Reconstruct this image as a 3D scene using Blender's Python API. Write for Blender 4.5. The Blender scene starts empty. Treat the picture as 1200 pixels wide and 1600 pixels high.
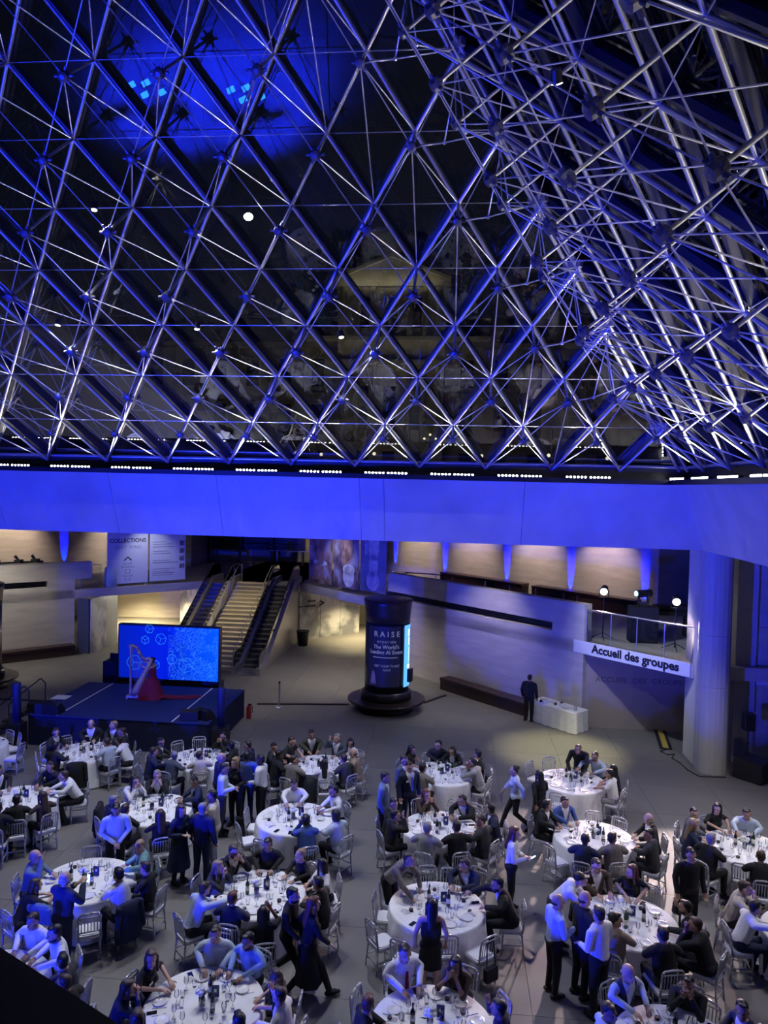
import bpy, bmesh, math, random
from mathutils import Vector, Matrix
SC = bpy.context.scene
COL = SC.collection
D2R = math.pi / 180
FLOOR = -9.4          # hall floor, metres; 0 is the foot of the glass pyramid
HALF = 17.71          # half the pyramid's side
APEX = 21.65
UNIT = 2 * HALF / 18  # one lozenge

# ------------------------------------------------------------------ camera
cam_data = bpy.data.cameras.new('camera')
cam_data.sensor_fit = 'HORIZONTAL'
cam_data.sensor_width = 36.0
cam_data.lens = 1165 / 1200 * 36.0
cam_data.clip_start = 0.05
cam_data.clip_end = 600
cam = bpy.data.objects.new('camera', cam_data)
COL.objects.link(cam)
SC.camera = cam
_yaw, _pit, _rol = -5.411 * D2R, -1.969 * D2R, 1.316 * D2R
_fw = Vector((math.sin(_yaw) * math.cos(_pit), math.cos(_yaw) * math.cos(_pit), math.sin(_pit)))
_r0 = Vector((math.cos(_yaw), -math.sin(_yaw), 0))
_u0 = _r0.cross(_fw)
_R = _r0 * math.cos(_rol) + _u0 * math.sin(_rol)
_U = _u0 * math.cos(_rol) - _r0 * math.sin(_rol)
CAM = Vector((10.925, -5.001, -0.725))
cam.matrix_world = Matrix(((_R.x, _U.x, -_fw.x, CAM.x), (_R.y, _U.y, -_fw.y, CAM.y), (_R.z, _U.z, -_fw.z, CAM.z), (0, 0, 0, 1)))

# ------------------------------------------------------------------ world, exposure
SC.view_settings.view_transform = 'Standard'
SC.view_settings.look = 'None'
SC.view_settings.exposure = 0.0
SC.view_settings.gamma = 1.0
SC.view_settings.use_curve_mapping = False
world = bpy.data.worlds.new('night_sky')
SC.world = world
world.use_nodes = True
world.node_tree.nodes['Background'].inputs[0].default_value = (0.010, 0.013, 0.030, 1)
world.node_tree.nodes['Background'].inputs[1].default_value = 0.35

def light(kind, name, loc, color, power, target=None, size=0.1, size_y=None, angle=60, blend=0.5, spread=180):
    d = bpy.data.lights.new(name, kind)
    d.color = color
    d.energy = power
    if kind == 'AREA':
        d.shape = 'RECTANGLE' if size_y else 'SQUARE'
        d.size = size
        if size_y:
            d.size_y = size_y
        d.spread = spread * D2R
    else:
        d.shadow_soft_size = size
    if kind == 'SPOT':
        d.spot_size = angle * D2R
        d.spot_blend = blend
    o = bpy.data.objects.new(name, d)
    COL.objects.link(o)
    o.location = loc
    if target is not None:
        o.rotation_euler = (Vector(target) - Vector(loc)).to_track_quat('-Z', 'Y').to_euler()
    return o

BLUE = (0.008, 0.022, 1.0)
WHITE = (1.0, 0.97, 0.90)
COOL = (0.80, 0.86, 1.0)
WARM = (1.0, 0.82, 0.46)
PINK = (1.0, 0.72, 0.70)
# blue flood lights standing on the hall floor left of the viewer (their lamps are built below)
FLOOD_STANDS = [(-3.9, -1.9), (0.9, -1.5)]
SC.cycles.transparent_max_bounces = 32
SC.cycles.max_bounces = 6
SC.cycles.diffuse_bounces = 3
SC.cycles.glossy_bounces = 3
SC.cycles.use_adaptive_sampling = True
SC.cycles.adaptive_threshold = 0.06
SC.cycles.adaptive_min_samples = 16

# ------------------------------------------------------------------ helpers
MATS = {}
def hexlin(r, g, b):
    f = lambda c: (c / 12.92 if c <= 0.04045 else ((c + 0.055) / 1.055) ** 2.4)
    return (f(r / 255), f(g / 255), f(b / 255))

def mat(name, color, rough=0.6, metal=0.0, vary=0.0, scale=6.0, bump=0.0, emit=None, strength=0.0, stretch=None, spec=0.5, trans=0.0):
    if name in MATS:
        return MATS[name]
    m = bpy.data.materials.new(name)
    MATS[name] = m
    m.use_nodes = True
    nt = m.node_tree
    b = nt.nodes['Principled BSDF']
    b.inputs['Base Color'].default_value = (*color, 1)
    b.inputs['Roughness'].default_value = rough
    b.inputs['Metallic'].default_value = metal
    b.inputs['Specular IOR Level'].default_value = spec
    if trans:
        b.inputs['Transmission Weight'].default_value = trans
    if emit:
        b.inputs['Emission Color'].default_value = (*emit, 1)
        b.inputs['Emission Strength'].default_value = strength
    if vary or bump:
        tc = nt.nodes.new('ShaderNodeTexCoord')
        mp = nt.nodes.new('ShaderNodeMapping')
        nt.links.new(tc.outputs['Object'], mp.inputs[0])
        if stretch:
            mp.inputs['Scale'].default_value = stretch
        n = nt.nodes.new('ShaderNodeTexNoise')
        n.inputs['Scale'].default_value = scale
        n.inputs['Detail'].default_value = 5
        nt.links.new(mp.outputs[0], n.inputs['Vector'])
        if vary:
            r = nt.nodes.new('ShaderNodeValToRGB')
            r.color_ramp.elements[0].position = 0.3
            r.color_ramp.elements[1].position = 0.7
            r.color_ramp.elements[0].color = (*[c * (1 - vary) for c in color], 1)
            r.color_ramp.elements[1].color = (*[min(1, c * (1 + vary)) for c in color], 1)
            nt.links.new(n.outputs['Fac'], r.inputs[0])
            nt.links.new(r.outputs[0], b.inputs['Base Color'])
        if bump:
            bp = nt.nodes.new('ShaderNodeBump')
            bp.inputs['Strength'].default_value = bump
            bp.inputs['Distance'].default_value = 0.02
            nt.links.new(n.outputs['Fac'], bp.inputs['Height'])
            nt.links.new(bp.outputs[0], b.inputs['Normal'])
    return m

def emis(name, color, strength):
    return mat(name, (0.02, 0.02, 0.02), emit=color, strength=strength)

def thin_glass(name, tint, ior, rough=0.0, base=0.0):
    if name in MATS:
        return MATS[name]
    m = bpy.data.materials.new(name)
    MATS[name] = m
    m.use_nodes = True
    nt = m.node_tree
    nt.nodes.clear()
    out = nt.nodes.new('ShaderNodeOutputMaterial')
    mix = nt.nodes.new('ShaderNodeMixShader')
    tr = nt.nodes.new('ShaderNodeBsdfTransparent')
    gl = nt.nodes.new('ShaderNodeBsdfGlossy')
    fr = nt.nodes.new('ShaderNodeFresnel')
    tr.inputs[0].default_value = (*tint, 1)
    gl.inputs['Roughness'].default_value = rough
    fr.inputs[0].default_value = ior
    if base:
        ad = nt.nodes.new('ShaderNodeMath')
        ad.operation = 'ADD'
        ad.use_clamp = True
        ad.inputs[1].default_value = base
        nt.links.new(fr.outputs[0], ad.inputs[0])
        nt.links.new(ad.outputs[0], mix.inputs[0])
    else:
        nt.links.new(fr.outputs[0], mix.inputs[0])
    nt.links.new(tr.outputs[0], mix.inputs[1])
    nt.links.new(gl.outputs[0], mix.inputs[2])
    nt.links.new(mix.outputs[0], out.inputs[0])
    return m

def tag(o, label, cat, group=None, kind=None):
    o['label'] = label
    o['category'] = cat
    if group:
        o['group'] = group
    if kind:
        o['kind'] = kind
    return o

def empty(name, loc=(0, 0, 0), rz=0.0, parent=None):
    o = bpy.data.objects.new(name, None)
    COL.objects.link(o)
    o.location = loc
    o.rotation_euler = (0, 0, rz)
    o.empty_display_size = 0.1
    if parent:
        o.parent = parent
    return o

def put(name, me, parent=None, loc=None, rz=None, m=None, matrix=None, scale=None):
    o = bpy.data.objects.new(name, me)
    COL.objects.link(o)
    if parent:
        o.parent = parent
    if matrix is not None:
        o.matrix_local = matrix
    if loc is not None:
        o.location = loc
    if rz is not None:
        o.rotation_euler = (0, 0, rz)
    if scale is not None:
        o.scale = scale
    if m is not None:
        o.material_slots[0].link = 'OBJECT'
        o.material_slots[0].material = m
    return o

class MB:
    """collects shapes into one mesh"""
    def __init__(s):
        s.v = []
        s.f = []
        s.mi = []
        s.cur = 0
    def add(s, vs, fs):
        k = len(s.v)
        s.v += [tuple(v) for v in vs]
        s.f += [tuple(i + k for i in f) for f in fs]
        s.mi += [s.cur] * len(fs)
        return s
    def box(s, x0, x1, y0, y1, z0, z1, M=None):
        vs = [Vector((x, y, z)) for z in (z0, z1) for y in (y0, y1) for x in (x0, x1)]
        if M is not None:
            vs = [M @ v for v in vs]
        return s.add(vs, [(0, 2, 3, 1), (4, 5, 7, 6), (0, 1, 5, 4), (2, 6, 7, 3), (0, 4, 6, 2), (1, 3, 7, 5)])
    def cbox(s, c, d, M=None):
        return s.box(c[0] - d[0] / 2, c[0] + d[0] / 2, c[1] - d[1] / 2, c[1] + d[1] / 2, c[2] - d[2] / 2, c[2] + d[2] / 2, M)
    def prism(s, poly, z0, z1):
        n = len(poly)
        vs = [(x, y, z0) for x, y in poly] + [(x, y, z1) for x, y in poly]
        return s.add(vs, [tuple(range(n - 1, -1, -1)), tuple(range(n, 2 * n))] + [(i, (i + 1) % n, n + (i + 1) % n, n + i) for i in range(n)])
    def bar(s, p0, p1, w, h, up=(0, 0, 1)):
        p0, p1 = Vector(p0), Vector(p1)
        d = (p1 - p0).normalized()
        u = Vector(up)
        sd = d.cross(u)
        if sd.length < 1e-4:
            sd = d.cross(Vector((1, 0, 0)))
        sd.normalize()
        u = sd.cross(d)
        vs = [p + sd * a * w / 2 + u * b * h / 2 for p in (p0, p1) for a, b in ((-1, -1), (1, -1), (1, 1), (-1, 1))]
        return s.add(vs, [(3, 2, 1, 0), (4, 5, 6, 7), (0, 1, 5, 4), (1, 2, 6, 5), (2, 3, 7, 6), (3, 0, 4, 7)])
    def tube(s, p0, p1, r, r1=None, n=8, caps=True):
        p0, p1 = Vector(p0), Vector(p1)
        r1 = r if r1 is None else r1
        d = (p1 - p0)
        if d.length < 1e-6:
            return s
        q = d.to_track_quat('Z', 'Y')
        vs = []
        for p, rr in ((p0, r), (p1, r1)):
            vs += [p + q @ Vector((rr * math.cos(2 * math.pi * i / n), rr * math.sin(2 * math.pi * i / n), 0)) for i in range(n)]
        fs = [(i, (i + 1) % n, n + (i + 1) % n, n + i) for i in range(n)]
        if caps:
            fs += [tuple(range(n - 1, -1, -1)), tuple(range(n, 2 * n))]
        return s.add(vs, fs)
    def path(s, pts, r, n=6):
        for a, b in zip(pts, pts[1:]):
            s.tube(a, b, r, n=n)
        return s
    def lathe(s, prof, n=24, c=(0, 0, 0), a0=0.0, a1=360.0, caps=True):
        full = abs(a1 - a0) > 359.9
        m = n if full else n + 1
        vs = []
        for r, z in prof:
            for i in range(m):
                t = (a0 + (a1 - a0) * i / n) * D2R
                vs.append((c[0] + r * math.cos(t), c[1] + r * math.sin(t), c[2] + z))
        fs = []
        for k in range(len(prof) - 1):
            for i in range(n):
                j = (i + 1) % m
                fs.append((k * m + i, k * m + j, (k + 1) * m + j, (k + 1) * m + i))
        if caps and full and prof[0][0] > 1e-4:
            fs.append(tuple(range(m - 1, -1, -1)))
        if caps and full and prof[-1][0] > 1e-4:
            fs.append(tuple((len(prof) - 1) * m + i for i in range(m)))
        return s.add(vs, fs)
    def ball(s, c, r, nu=12, nv=8, M=None):
        r = (r, r, r) if isinstance(r, (int, float)) else r
        vs = [Vector((0, 0, r[2]))]
        for k in range(1, nv):
            p = math.pi * k / nv
            vs += [Vector((r[0] * math.sin(p) * math.cos(2 * math.pi * i / nu), r[1] * math.sin(p) * math.sin(2 * math.pi * i / nu), r[2] * math.cos(p))) for i in range(nu)]
        vs.append(Vector((0, 0, -r[2])))
        fs = [(0, 1 + i, 1 + (i + 1) % nu) for i in range(nu)]
        for k in range(nv - 2):
            for i in range(nu):
                a = 1 + k * nu
                fs.append((a + i, a + nu + i, a + nu + (i + 1) % nu, a + (i + 1) % nu))
        e = len(vs) - 1
        a = 1 + (nv - 2) * nu
        fs += [(e, a + (i + 1) % nu, a + i) for i in range(nu)]
        if M is not None:
            vs = [M @ v for v in vs]
        return s.add([v + Vector(c) for v in vs], fs)
    def mesh(s, name, mats, smooth=False):
        me = bpy.data.meshes.new(name)
        me.from_pydata(s.v, [], s.f)
        for m in (mats if isinstance(mats, (list, tuple)) else [mats]):
            me.materials.append(m)
        if smooth:
            me.polygons.foreach_set('use_smooth', [True] * len(me.polygons))
        if any(s.mi):
            me.polygons.foreach_set('material_index', s.mi)
        me.update()
        return me
    def obj(s, name, m, parent=None, smooth=False, loc=None, rz=None, matrix=None):
        return put(name, s.mesh(name, m, smooth), parent, loc, rz, matrix=matrix)

def bevel(o, w, seg=2):
    md = o.modifiers.new('bevel', 'BEVEL')
    md.width = w
    md.segments = seg
    md.limit_method = 'ANGLE'
    return o

def copy_tree(src, parent=None):
    c = src.copy()
    COL.objects.link(c)
    c.parent = parent
    for ch in src.children:
        copy_tree(ch, c)
    return c

def text_mesh(name, body, size, m, align='CENTER', extrude=0.003, bold=0.0, space=1.0):
    cu = bpy.data.curves.new(name, 'FONT')
    cu.body = body
    cu.size = size
    cu.align_x = align
    cu.extrude = extrude
    cu.offset = bold
    cu.space_character = space
    cu.resolution_u = 3
    ob = bpy.data.objects.new(name, cu)
    COL.objects.link(ob)
    bpy.context.view_layer.update()
    me = bpy.data.meshes.new_from_object(ob.evaluated_get(bpy.context.evaluated_depsgraph_get()))
    bpy.data.objects.remove(ob)
    me.name = name
    me.materials.clear()
    me.materials.append(m)
    return me

def wall_text(name, body, size, m, at, right, parent, align='CENTER', bold=0.0, space=1.0, extrude=0.004):
    """lettering on an upright surface: 'right' is the reading direction"""
    r = Vector(right).normalized()
    up = Vector((0, 0, 1))
    n = r.cross(up)
    M = Matrix(((r.x, up.x, n.x, at[0]), (r.y, up.y, n.y, at[1]), (r.z, up.z, n.z, at[2]), (0, 0, 0, 1)))
    return put(name, text_mesh(name, body, size, m, align, extrude, bold, space), parent, matrix=M)

UNIT_ROD = MB().tube((0, 0, 0), (0, 0, 1), 1.0, n=8).mesh('rod', mat('steel', (0.5, 0.5, 0.52), 0.35, 0.85), True)
def rod_matrix(p0, p1, r):
    p0, p1 = Vector(p0), Vector(p1)
    d = p1 - p0
    return Matrix.Translation(p0) @ d.to_track_quat('Z', 'Y').to_matrix().to_4x4() @ Matrix.Diagonal((r, r, d.length, 1))

def slab_along(A, B, t0, t1, z0, z1, mb=None):
    """upright slab over ground line A-B, from offset t0 to t1 to the left of A>B"""
    A, B = Vector(A), Vector(B)
    d = (B - A).normalized()
    n = Vector((-d.y, d.x))
    mb = mb or MB()
    return mb.prism([tuple(A + n * t0), tuple(B + n * t0), tuple(B + n * t1), tuple(A + n * t1)], z0, z1)

# ------------------------------------------------------------------ materials
STEEL = MATS['steel']
M_STEEL2 = mat('satin_aluminium', (0.42, 0.42, 0.45), 0.4, 0.8)
M_MULLION = mat('dark_mullion', (0.10, 0.10, 0.12), 0.35, 0.7)
M_CABLE = mat('steel_cable', (0.62, 0.62, 0.64), 0.35, 0.7)
M_NODE = mat('cast_node', (0.13, 0.13, 0.15), 0.45, 0.6, 0.15, 20)
M_PANE = thin_glass('pyramid_glass', (0.72, 0.75, 0.78), 1.60)
M_GLASS = thin_glass('clear_glass', (0.86, 0.89, 0.9), 1.30)
M_CONCRETE = mat('cast_concrete', (0.50, 0.49, 0.47), 0.75, 0, 0.10, 1.2, 0.15, stretch=(1, 1, 0.5))
M_STONE = mat('limestone', (0.52, 0.48, 0.42), 0.7, 0, 0.12, 1.6, 0.12, stretch=(0.5, 0.5, 3.0))
M_FLOOR = mat('polished_limestone', (0.165, 0.155, 0.144), 0.5, 0, 0.10, 0.7)
M_GROUT = mat('floor_grout', (0.22, 0.20, 0.18), 0.8)
M_DARK = mat('black_paint', (0.012, 0.012, 0.014), 0.45)
M_BLACKMETAL = mat('black_metal', (0.02, 0.02, 0.022), 0.4, 0.5)
M_WOOD = mat('dark_wood', (0.045, 0.022, 0.018), 0.35, 0, 0.3, 9, stretch=(1, 1, 6))
M_CLOTH = mat('white_cloth', (0.82, 0.82, 0.82), 0.75, 0, 0.05, 7, 0.5)
M_WHITE = mat('white_paint', (0.78, 0.78, 0.76), 0.6)
M_INK = mat('black_ink', (0.01, 0.01, 0.015), 0.7)
M_SILVER = mat('silver_lacquer', (0.50, 0.50, 0.54), 0.30, 0.55)
M_CUSHION = mat('white_cushion', (0.76, 0.76, 0.78), 0.85)
M_LED = emis('led_white', (1.0, 0.97, 0.90), 22)
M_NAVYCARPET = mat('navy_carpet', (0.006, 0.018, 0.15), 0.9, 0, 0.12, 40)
M_RUBBER = mat('black_rubber', (0.015, 0.015, 0.016), 0.6)
TABLES={1: [0.42, 15.5], 2: [-3.0, 15.5], 3: [3.87, 15.5], 4: [7.34, 15.5], 5: [0.42, 12.17], 6: [3.87, 12.17], 7: [7.34, 12.17], 8: [10.79, 15.5], 9: [10.79, 12.17], 10: [14.3, 15.5], 11: [14.3, 12.17], 12: [17.62, 12.17], 13: [3.87, 8.88], 14: [7.34, 8.88], 15: [10.79, 8.88], 16: [14.3, 8.88], 17: [7.34, 5.75], 18: [10.79, 5.75], 19: [14.3, 5.75], 20: [17.62, 8.88], 21: [3.87, 5.75]}
TABLE_NAME={1: 'table below the harp', 2: 'cropped table by the stage stair', 3: "table at the stage's right corner",
 4: 'table left of the kiosk', 5: 'left-edge table in the second row', 6: 'table behind the standing server', 7: 'half-empty table in the left centre', 8: 'table below the kiosk', 9: 'middle table', 10: 'table nearest the concrete column', 11: 'second table from the concrete column', 12: 'right-edge table below the loudspeaker', 13: 'table with the raised phone', 14: 'table left of the walking server', 15: 'table with four empty chairs', 16: 'table beside three standing people', 17: 'bottom table left of centre', 18: 'bottom table in the centre', 19: 'bottom-edge table on the right', 20: 'cropped right-edge table in the third row', 21: 'table behind the black parapet'}
PEOPLE=[
 (-0.53, 15.61, 97, 'turn', 0, 'suit', 'black', 'black', 'short', 'brown', 'l', 1, 'dark suit, facing right', {}),
 (0.1, 14.5, 17, 'sit', 0, 'suit', 'black', 'black', 'short', 'black', 'l', 1, 'dark suit seen from behind, nearest left chair', {}),
 (0.13, 16.42, 163, 'sit', 0, 'suit', 'black', 'black', 'bald', 'grey', 'l', 1, 'dark suit, white badge, facing camera', {'w': '1'}),
 (0.79, 16.52, -160, 'turn', 0, 'suit', 'charcoal', 'black', 'short', 'blond', 'l', 1, 'dark jacket, looking left', {}),
 (1.31, 15.95, -117, 'sit', 0, 'suit', 'black', 'black', 'short', 'brown', 'm', 1, 'black jacket, on the right', {}),
 (1.28, 15.05, -64, 'sit', 0, 'shirt', 'lightblue', 'black', 'short', 'brown', 'l', 1, 'light blue shirt, back turned', {}),
 (1.44, 15.48, -87, 'lean', 0, 'shirt', 'white', 'black', 'short', 'black', 'm', 1, 'white shirt, leaning in from the right', {}),
 (-0.4, 12.66, 121, 'sit', 0, 'suit', 'black', 'black', 'short', 'black', 'm', 5, 'black suit, open collar, facing camera', {}),
 (0.72, 13.08, -162, 'turn', 1, 'sweater', 'black', 'black', 'short', 'brown', 'm', 5, 'black sweater, arms on cloth', {}),
 (1.29, 12.7, -121, 'lean', 0, 'shirt', 'white', 'black', 'short', 'brown', 'l', 5, 'white shirt, leaning left', {}),
 (1.0, 11.16, -30, 'sit', 0, 'sweater', 'black', 'black', 'short', 'black', 'm', 5, 'black sweater, back turned', {}),
 (1.44, 11.48, -56, 'sit', 0, 'sweater', 'brown', 'black', 'long', 'brown', 'l', 5, 'brown sweater, back turned', {}),
 (0.86, 10.69, -17, 'sit', 0, 'suit', 'black', 'black', 'short', 'black', 'm', 5, 'dark suit cut by the frame edge', {}),
 (3.18, 12.65, 125, 'chin', 0, 'shirt', 'white', 'black', 'long', 'black', 'l', 6, 'white blouse, hands at chin', {}),
 (3.62, 12.99, 163, 'chin', 0, 'suit', 'black', 'black', 'short', 'grey', 'l', 6, 'dark suit, hands clasped', {}),
 (3.21, 11.47, 44, 'sit', 0, 'suit', 'navy', 'black', 'short', 'grey', 'l', 6, 'navy jacket, left side', {}),
 (3.74, 10.91, 6, 'sit', 0, 'sweater', 'black', 'black', 'short', 'brown', 'l', 6, 'dark sweater beside the server', {}),
 (4.58, 10.83, -28, 'sit', 0, 'dress', 'black', 'black', 'long', 'brown', 'l', 6, 'black dress, back turned', {}),
 (3.91, 10.06, 150, 'clasp', 0, 'shirt', 'lightblue', 'black', 'short', 'black', 'm', 6, 'light shirt standing, hands folded, eyes lowered', {}),
 (4.68, 12.68, -122, 'turn', 1, 'suit', 'navy', 'black', 'short', 'black', 'm', 6, 'navy jacket seated behind standing guests', {}),
 (2.86, 14.63, 49, 'sit', 0, 'suit', 'navy', 'black', 'short', 'brown', 'l', 3, 'navy suit, back half turned', {}),
 (3.5, 14.44, 19, 'turn', 1, 'suit', 'slate', 'black', 'short', 'grey', 'l', 3, 'slate suit, head turned right', {}),
 (2.79, 15.3, 79, 'turn', 0, 'suit', 'black', 'black', 'short', 'black', 'm', 3, 'black suit near the stage front', {}),
 (4.29, 16.23, -150, 'chin', 0, 'sweater', 'black', 'black', 'short', 'black', 'm', 3, 'black sweater, hand at chin', {'b': '1'}),
 (4.79, 15.41, -86, 'turn', 0, 'suit', 'black', 'black', 'short', 'black', 'm', 3, 'black jacket, turned away', {}),
 (5.24, 15.49, -89, 'sit', 0, 'suit', 'navy', 'black', 'short', 'brown', 'l', 3, 'navy jacket, head bowed', {}),
 (4.18, 14.59, -19, 'turn', 0, 'shirt', 'cream', 'black', 'short', 'brown', 'l', 3, 'cream shirt, back turned', {}),
 (5.16, 13.37, 60, 'talk', 0, 'suit', 'navy', 'black', 'bald', 'grey', 'l', 0, 'navy suit, standing beside the stage table', {}),
 (5.46, 12.67, 80, 'talk', 0, 'shirt', 'lightblue', 'charcoal', 'short', 'black', 'm', 0, 'pale shirt, grey trousers, standing in the left group', {}),
 (5.58, 13.14, 200, 'talk', 0, 'sweater', 'black', 'black', 'long', 'blond', 'l', 0, 'black top, standing in the left group', {}),
 (5.77, 13.56, -10, 'stand', 0, 'suit', 'royal', 'navy', 'short', 'black', 'm', 0, 'long royal blue suit, back turned, standing', {}),
 (6.17, 13.34, -80, 'talk', 0, 'shirt', 'white', 'black', 'short', 'black', 'd', 0, 'white shirt, black trousers, standing beside blue suit', {}),
 (5.7, 10.41, 10, 'stand', 0, 'suit', 'navy', 'navy', 'short', 'grey', 'l', 0, 'big navy suit, back turned, standing', {}),
 (5.69, 11.02, -100, 'talk', 0, 'suit', 'cream', 'grey', 'short', 'black', 'm', 0, 'cream jacket, grey trousers, standing', {}),
 (5.24, 10.35, 120, 'talk', 0, 'dress', 'navy', 'black', 'long', 'brown', 'l', 0, 'long dark dress, standing', {}),
 (6.03, 15.45, 88, 'turn', 0, 'suit', 'black', 'black', 'short', 'black', 'm', 4, 'dark suit, white collar, left end', {}),
 (6.35, 14.75, 53, 'sit', 0, 'suit', 'black', 'black', 'short', 'black', 'd', 4, 'black suit, near left, back turned', {}),
 (6.45, 15.86, 112, 'sit', 0, 'tee', 'black', 'black', 'short', 'brown', 'l', 4, 'black T-shirt, looking down', {}),
 (6.88, 16.58, 157, 'sit', 0, 'suit', 'olive', 'black', 'short', 'black', 'm', 4, 'olive jacket, reading', {}),
 (7.66, 16.4, -157, 'raise', 0, 'suit', 'slate', 'black', 'short', 'grey', 'l', 4, 'slate jacket, arms raised', {}),
 (8.09, 16.24, -138, 'turn', 1, 'shirt', 'white', 'black', 'long', 'black', 'm', 4, 'white top, right end', {}),
 (8.29, 15.35, -81, 'sit', 0, 'suit', 'tan', 'black', 'bald', 'brown', 'l', 4, 'tan jacket, right side', {}),
 (8.08, 14.88, -50, 'sit', 0, 'suit', 'charcoal', 'black', 'short', 'brown', 'l', 4, 'charcoal jacket, near right', {}),
 (7.61, 14.58, -16, 'sit', 0, 'shirt', 'white', 'black', 'long', 'black', 'm', 4, 'white top, back turned', {}),
 (6.83, 14.49, 27, 'turn', 0, 'suit', 'taupe', 'black', 'short', 'brown', 'l', 4, 'taupe jacket, back turned', {}),
 (7.14, 12.99, 166, 'reach', 0, 'shirt', 'white', 'black', 'short', 'black', 'm', 7, 'white shirt, arm stretched to the right', {}),
 (8.18, 12.64, -119, 'sit', 0, 'shirt', 'white', 'black', 'short', 'black', 'm', 7, 'white shirt on the right, receiving the handshake', {}),
 (8.43, 11.37, -54, 'sit', 0, 'suit', 'lightblue', 'black', 'short', 'black', 'd', 7, 'pale blue jacket, near right', {}),
 (7.82, 11.02, -23, 'chin', 0, 'shirt', 'royal', 'black', 'short', 'black', 'd', 7, 'royal blue shirt, back turned', {}),
 (9.9, 15.85, 111, 'sit', 0, 'dress', 'black', 'black', 'long', 'black', 'm', 8, 'black top, far left', {}),
 (10.62, 16.46, 171, 'turn', 0, 'sweater', 'black', 'black', 'short', 'black', 'm', 8, 'black sweater, head turned, far side', {}),
 (11.03, 16.24, -164, 'lean', 0, 'suit', 'black', 'black', 'long', 'black', 'm', 8, 'black jacket leaning in, far right', {}),
 (11.73, 15.71, -102, 'turn', 0, 'suit', 'black', 'black', 'short', 'black', 'm', 8, 'black jacket, right end', {}),
 (11.58, 15.18, -68, 'chin', 0, 'suit', 'grey', 'black', 'short', 'black', 'm', 8, 'pale grey waistcoat, right side', {}),
 (10.27, 14.43, 26, 'sit', 0, 'suit', 'taupe', 'black', 'short', 'black', 'm', 8, 'taupe jacket, back turned', {}),
 (9.97, 13.51, 150, 'stand', 0, 'suit', 'navy', 'navy', 'short', 'brown', 'l', 0, 'navy suit, bright blue tie, standing', {'t': 'royal', 'w': '1'}),
 (9.8, 14.02, 120, 'talk', 0, 'suit', 'slate', 'charcoal', 'short', 'brown', 'l', 0, 'slate coat standing behind the navy suit', {}),
 (9.44, 12.68, 100, 'stand', 0, 'suit', 'steel', 'navy', 'short', 'black', 'm', 0, 'steel blue suit, standing alone, head bowed', {}),
 (10.43, 12.93, 154, 'chin', 0, 'sweater', 'brown', 'black', 'long', 'auburn', 'l', 9, 'brown top, far side', {}),
 (11.28, 12.8, -142, 'lean', 0, 'suit', 'black', 'black', 'short', 'black', 'm', 9, 'black jacket leaning far over the cloth', {}),
 (11.93, 12.3, -96, 'turn', 0, 'suit', 'navy', 'black', 'short', 'black', 'm', 9, 'navy suit, white collar, far right', {}),
 (11.68, 11.59, -57, 'turn', 1, 'suit', 'charcoal', 'black', 'short', 'brown', 'l', 9, 'charcoal suit, near right', {}),
 (11.14, 11.13, -19, 'sit', 0, 'suit', 'black', 'black', 'short', 'black', 'm', 9, 'black suit, back turned, nearest chair', {}),
 (10.52, 11.01, 13, 'sit', 0, 'suit', 'grey', 'black', 'short', 'grey', 'l', 9, 'pale grey jacket, back turned', {}),
 (9.77, 11.63, 62, 'raise', 0, 'suit', 'black', 'black', 'short', 'black', 'm', 9, 'black suit, hands raised, left end', {}),
 (9.69, 12.21, 92, 'turn', 0, 'suit', 'black', 'black', 'short', 'black', 'm', 9, 'dark jacket, left end, further back', {}),
 (12.59, 13.96, -95, 'walk', 0, 'suit', 'lightblue', 'black', 'bun', 'black', 'l', 0, 'pale blue jacket, walking left', {}),
 (13.2, 13.75, -30, 'walk', 0, 'dress', 'black', 'black', 'long', 'black', 'm', 0, 'black outfit, walking behind pale blue jacket', {}),
 (12.33, 10.26, 95, 'talk', 0, 'shirt', 'white', 'black', 'long', 'auburn', 'l', 0, 'white top, black trousers, holding a lit phone', {'p': '1'}),
 (14.55, 16.16, -159, 'bend', 0, 'sweater', 'black', 'black', 'short', 'black', 'm', 10, 'black shirt, standing and bending over flowers', {}),
 (15.02, 16.19, -134, 'reach', 0, 'shirt', 'lightblue', 'black', 'short', 'black', 'm', 10, 'light blue shirt, reaching across', {}),
 (15.35, 15.35, -79, 'turn', 0, 'dress', 'black', 'black', 'long', 'black', 'l', 10, 'dark dress, right end', {}),
 (15.17, 14.93, -59, 'sit', 0, 'tee', 'white', 'grey', 'short', 'black', 'm', 10, 'white T-shirt, grey trousers', {}),
 (13.27, 12.6, 113, 'turn', 1, 'suit', 'black', 'black', 'short', 'black', 'm', 11, 'black suit, far left', {}),
 (13.74, 12.95, 144, 'sit', 0, 'suit', 'royal', 'black', 'short', 'brown', 'l', 11, 'bright blue jacket, facing camera', {}),
 (15.49, 12.21, -92, 'turn', 0, 'suit', 'black', 'black', 'bald', 'grey', 'l', 11, 'dark suit, right end', {}),
 (15.31, 11.49, -56, 'turn', 1, 'suit', 'charcoal', 'black', 'short', 'black', 'm', 11, 'charcoal jacket, near right', {}),
 (14.48, 11.16, -10, 'turn', 0, 'suit', 'taupe', 'black', 'short', 'black', 'm', 11, 'taupe jacket, back turned', {}),
 (13.89, 11.05, 20, 'sit', 0, 'suit', 'navy', 'black', 'short', 'black', 'd', 11, 'navy suit, back turned', {}),
 (16.66, 12.72, 120, 'turn', 0, 'suit', 'slate', 'black', 'short', 'black', 'l', 12, 'slate jacket, far left', {}),
 (16.47, 12.09, 86, 'sit', 0, 'suit', 'navy', 'black', 'long', 'blond', 'l', 12, 'navy top, left end', {}),
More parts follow.
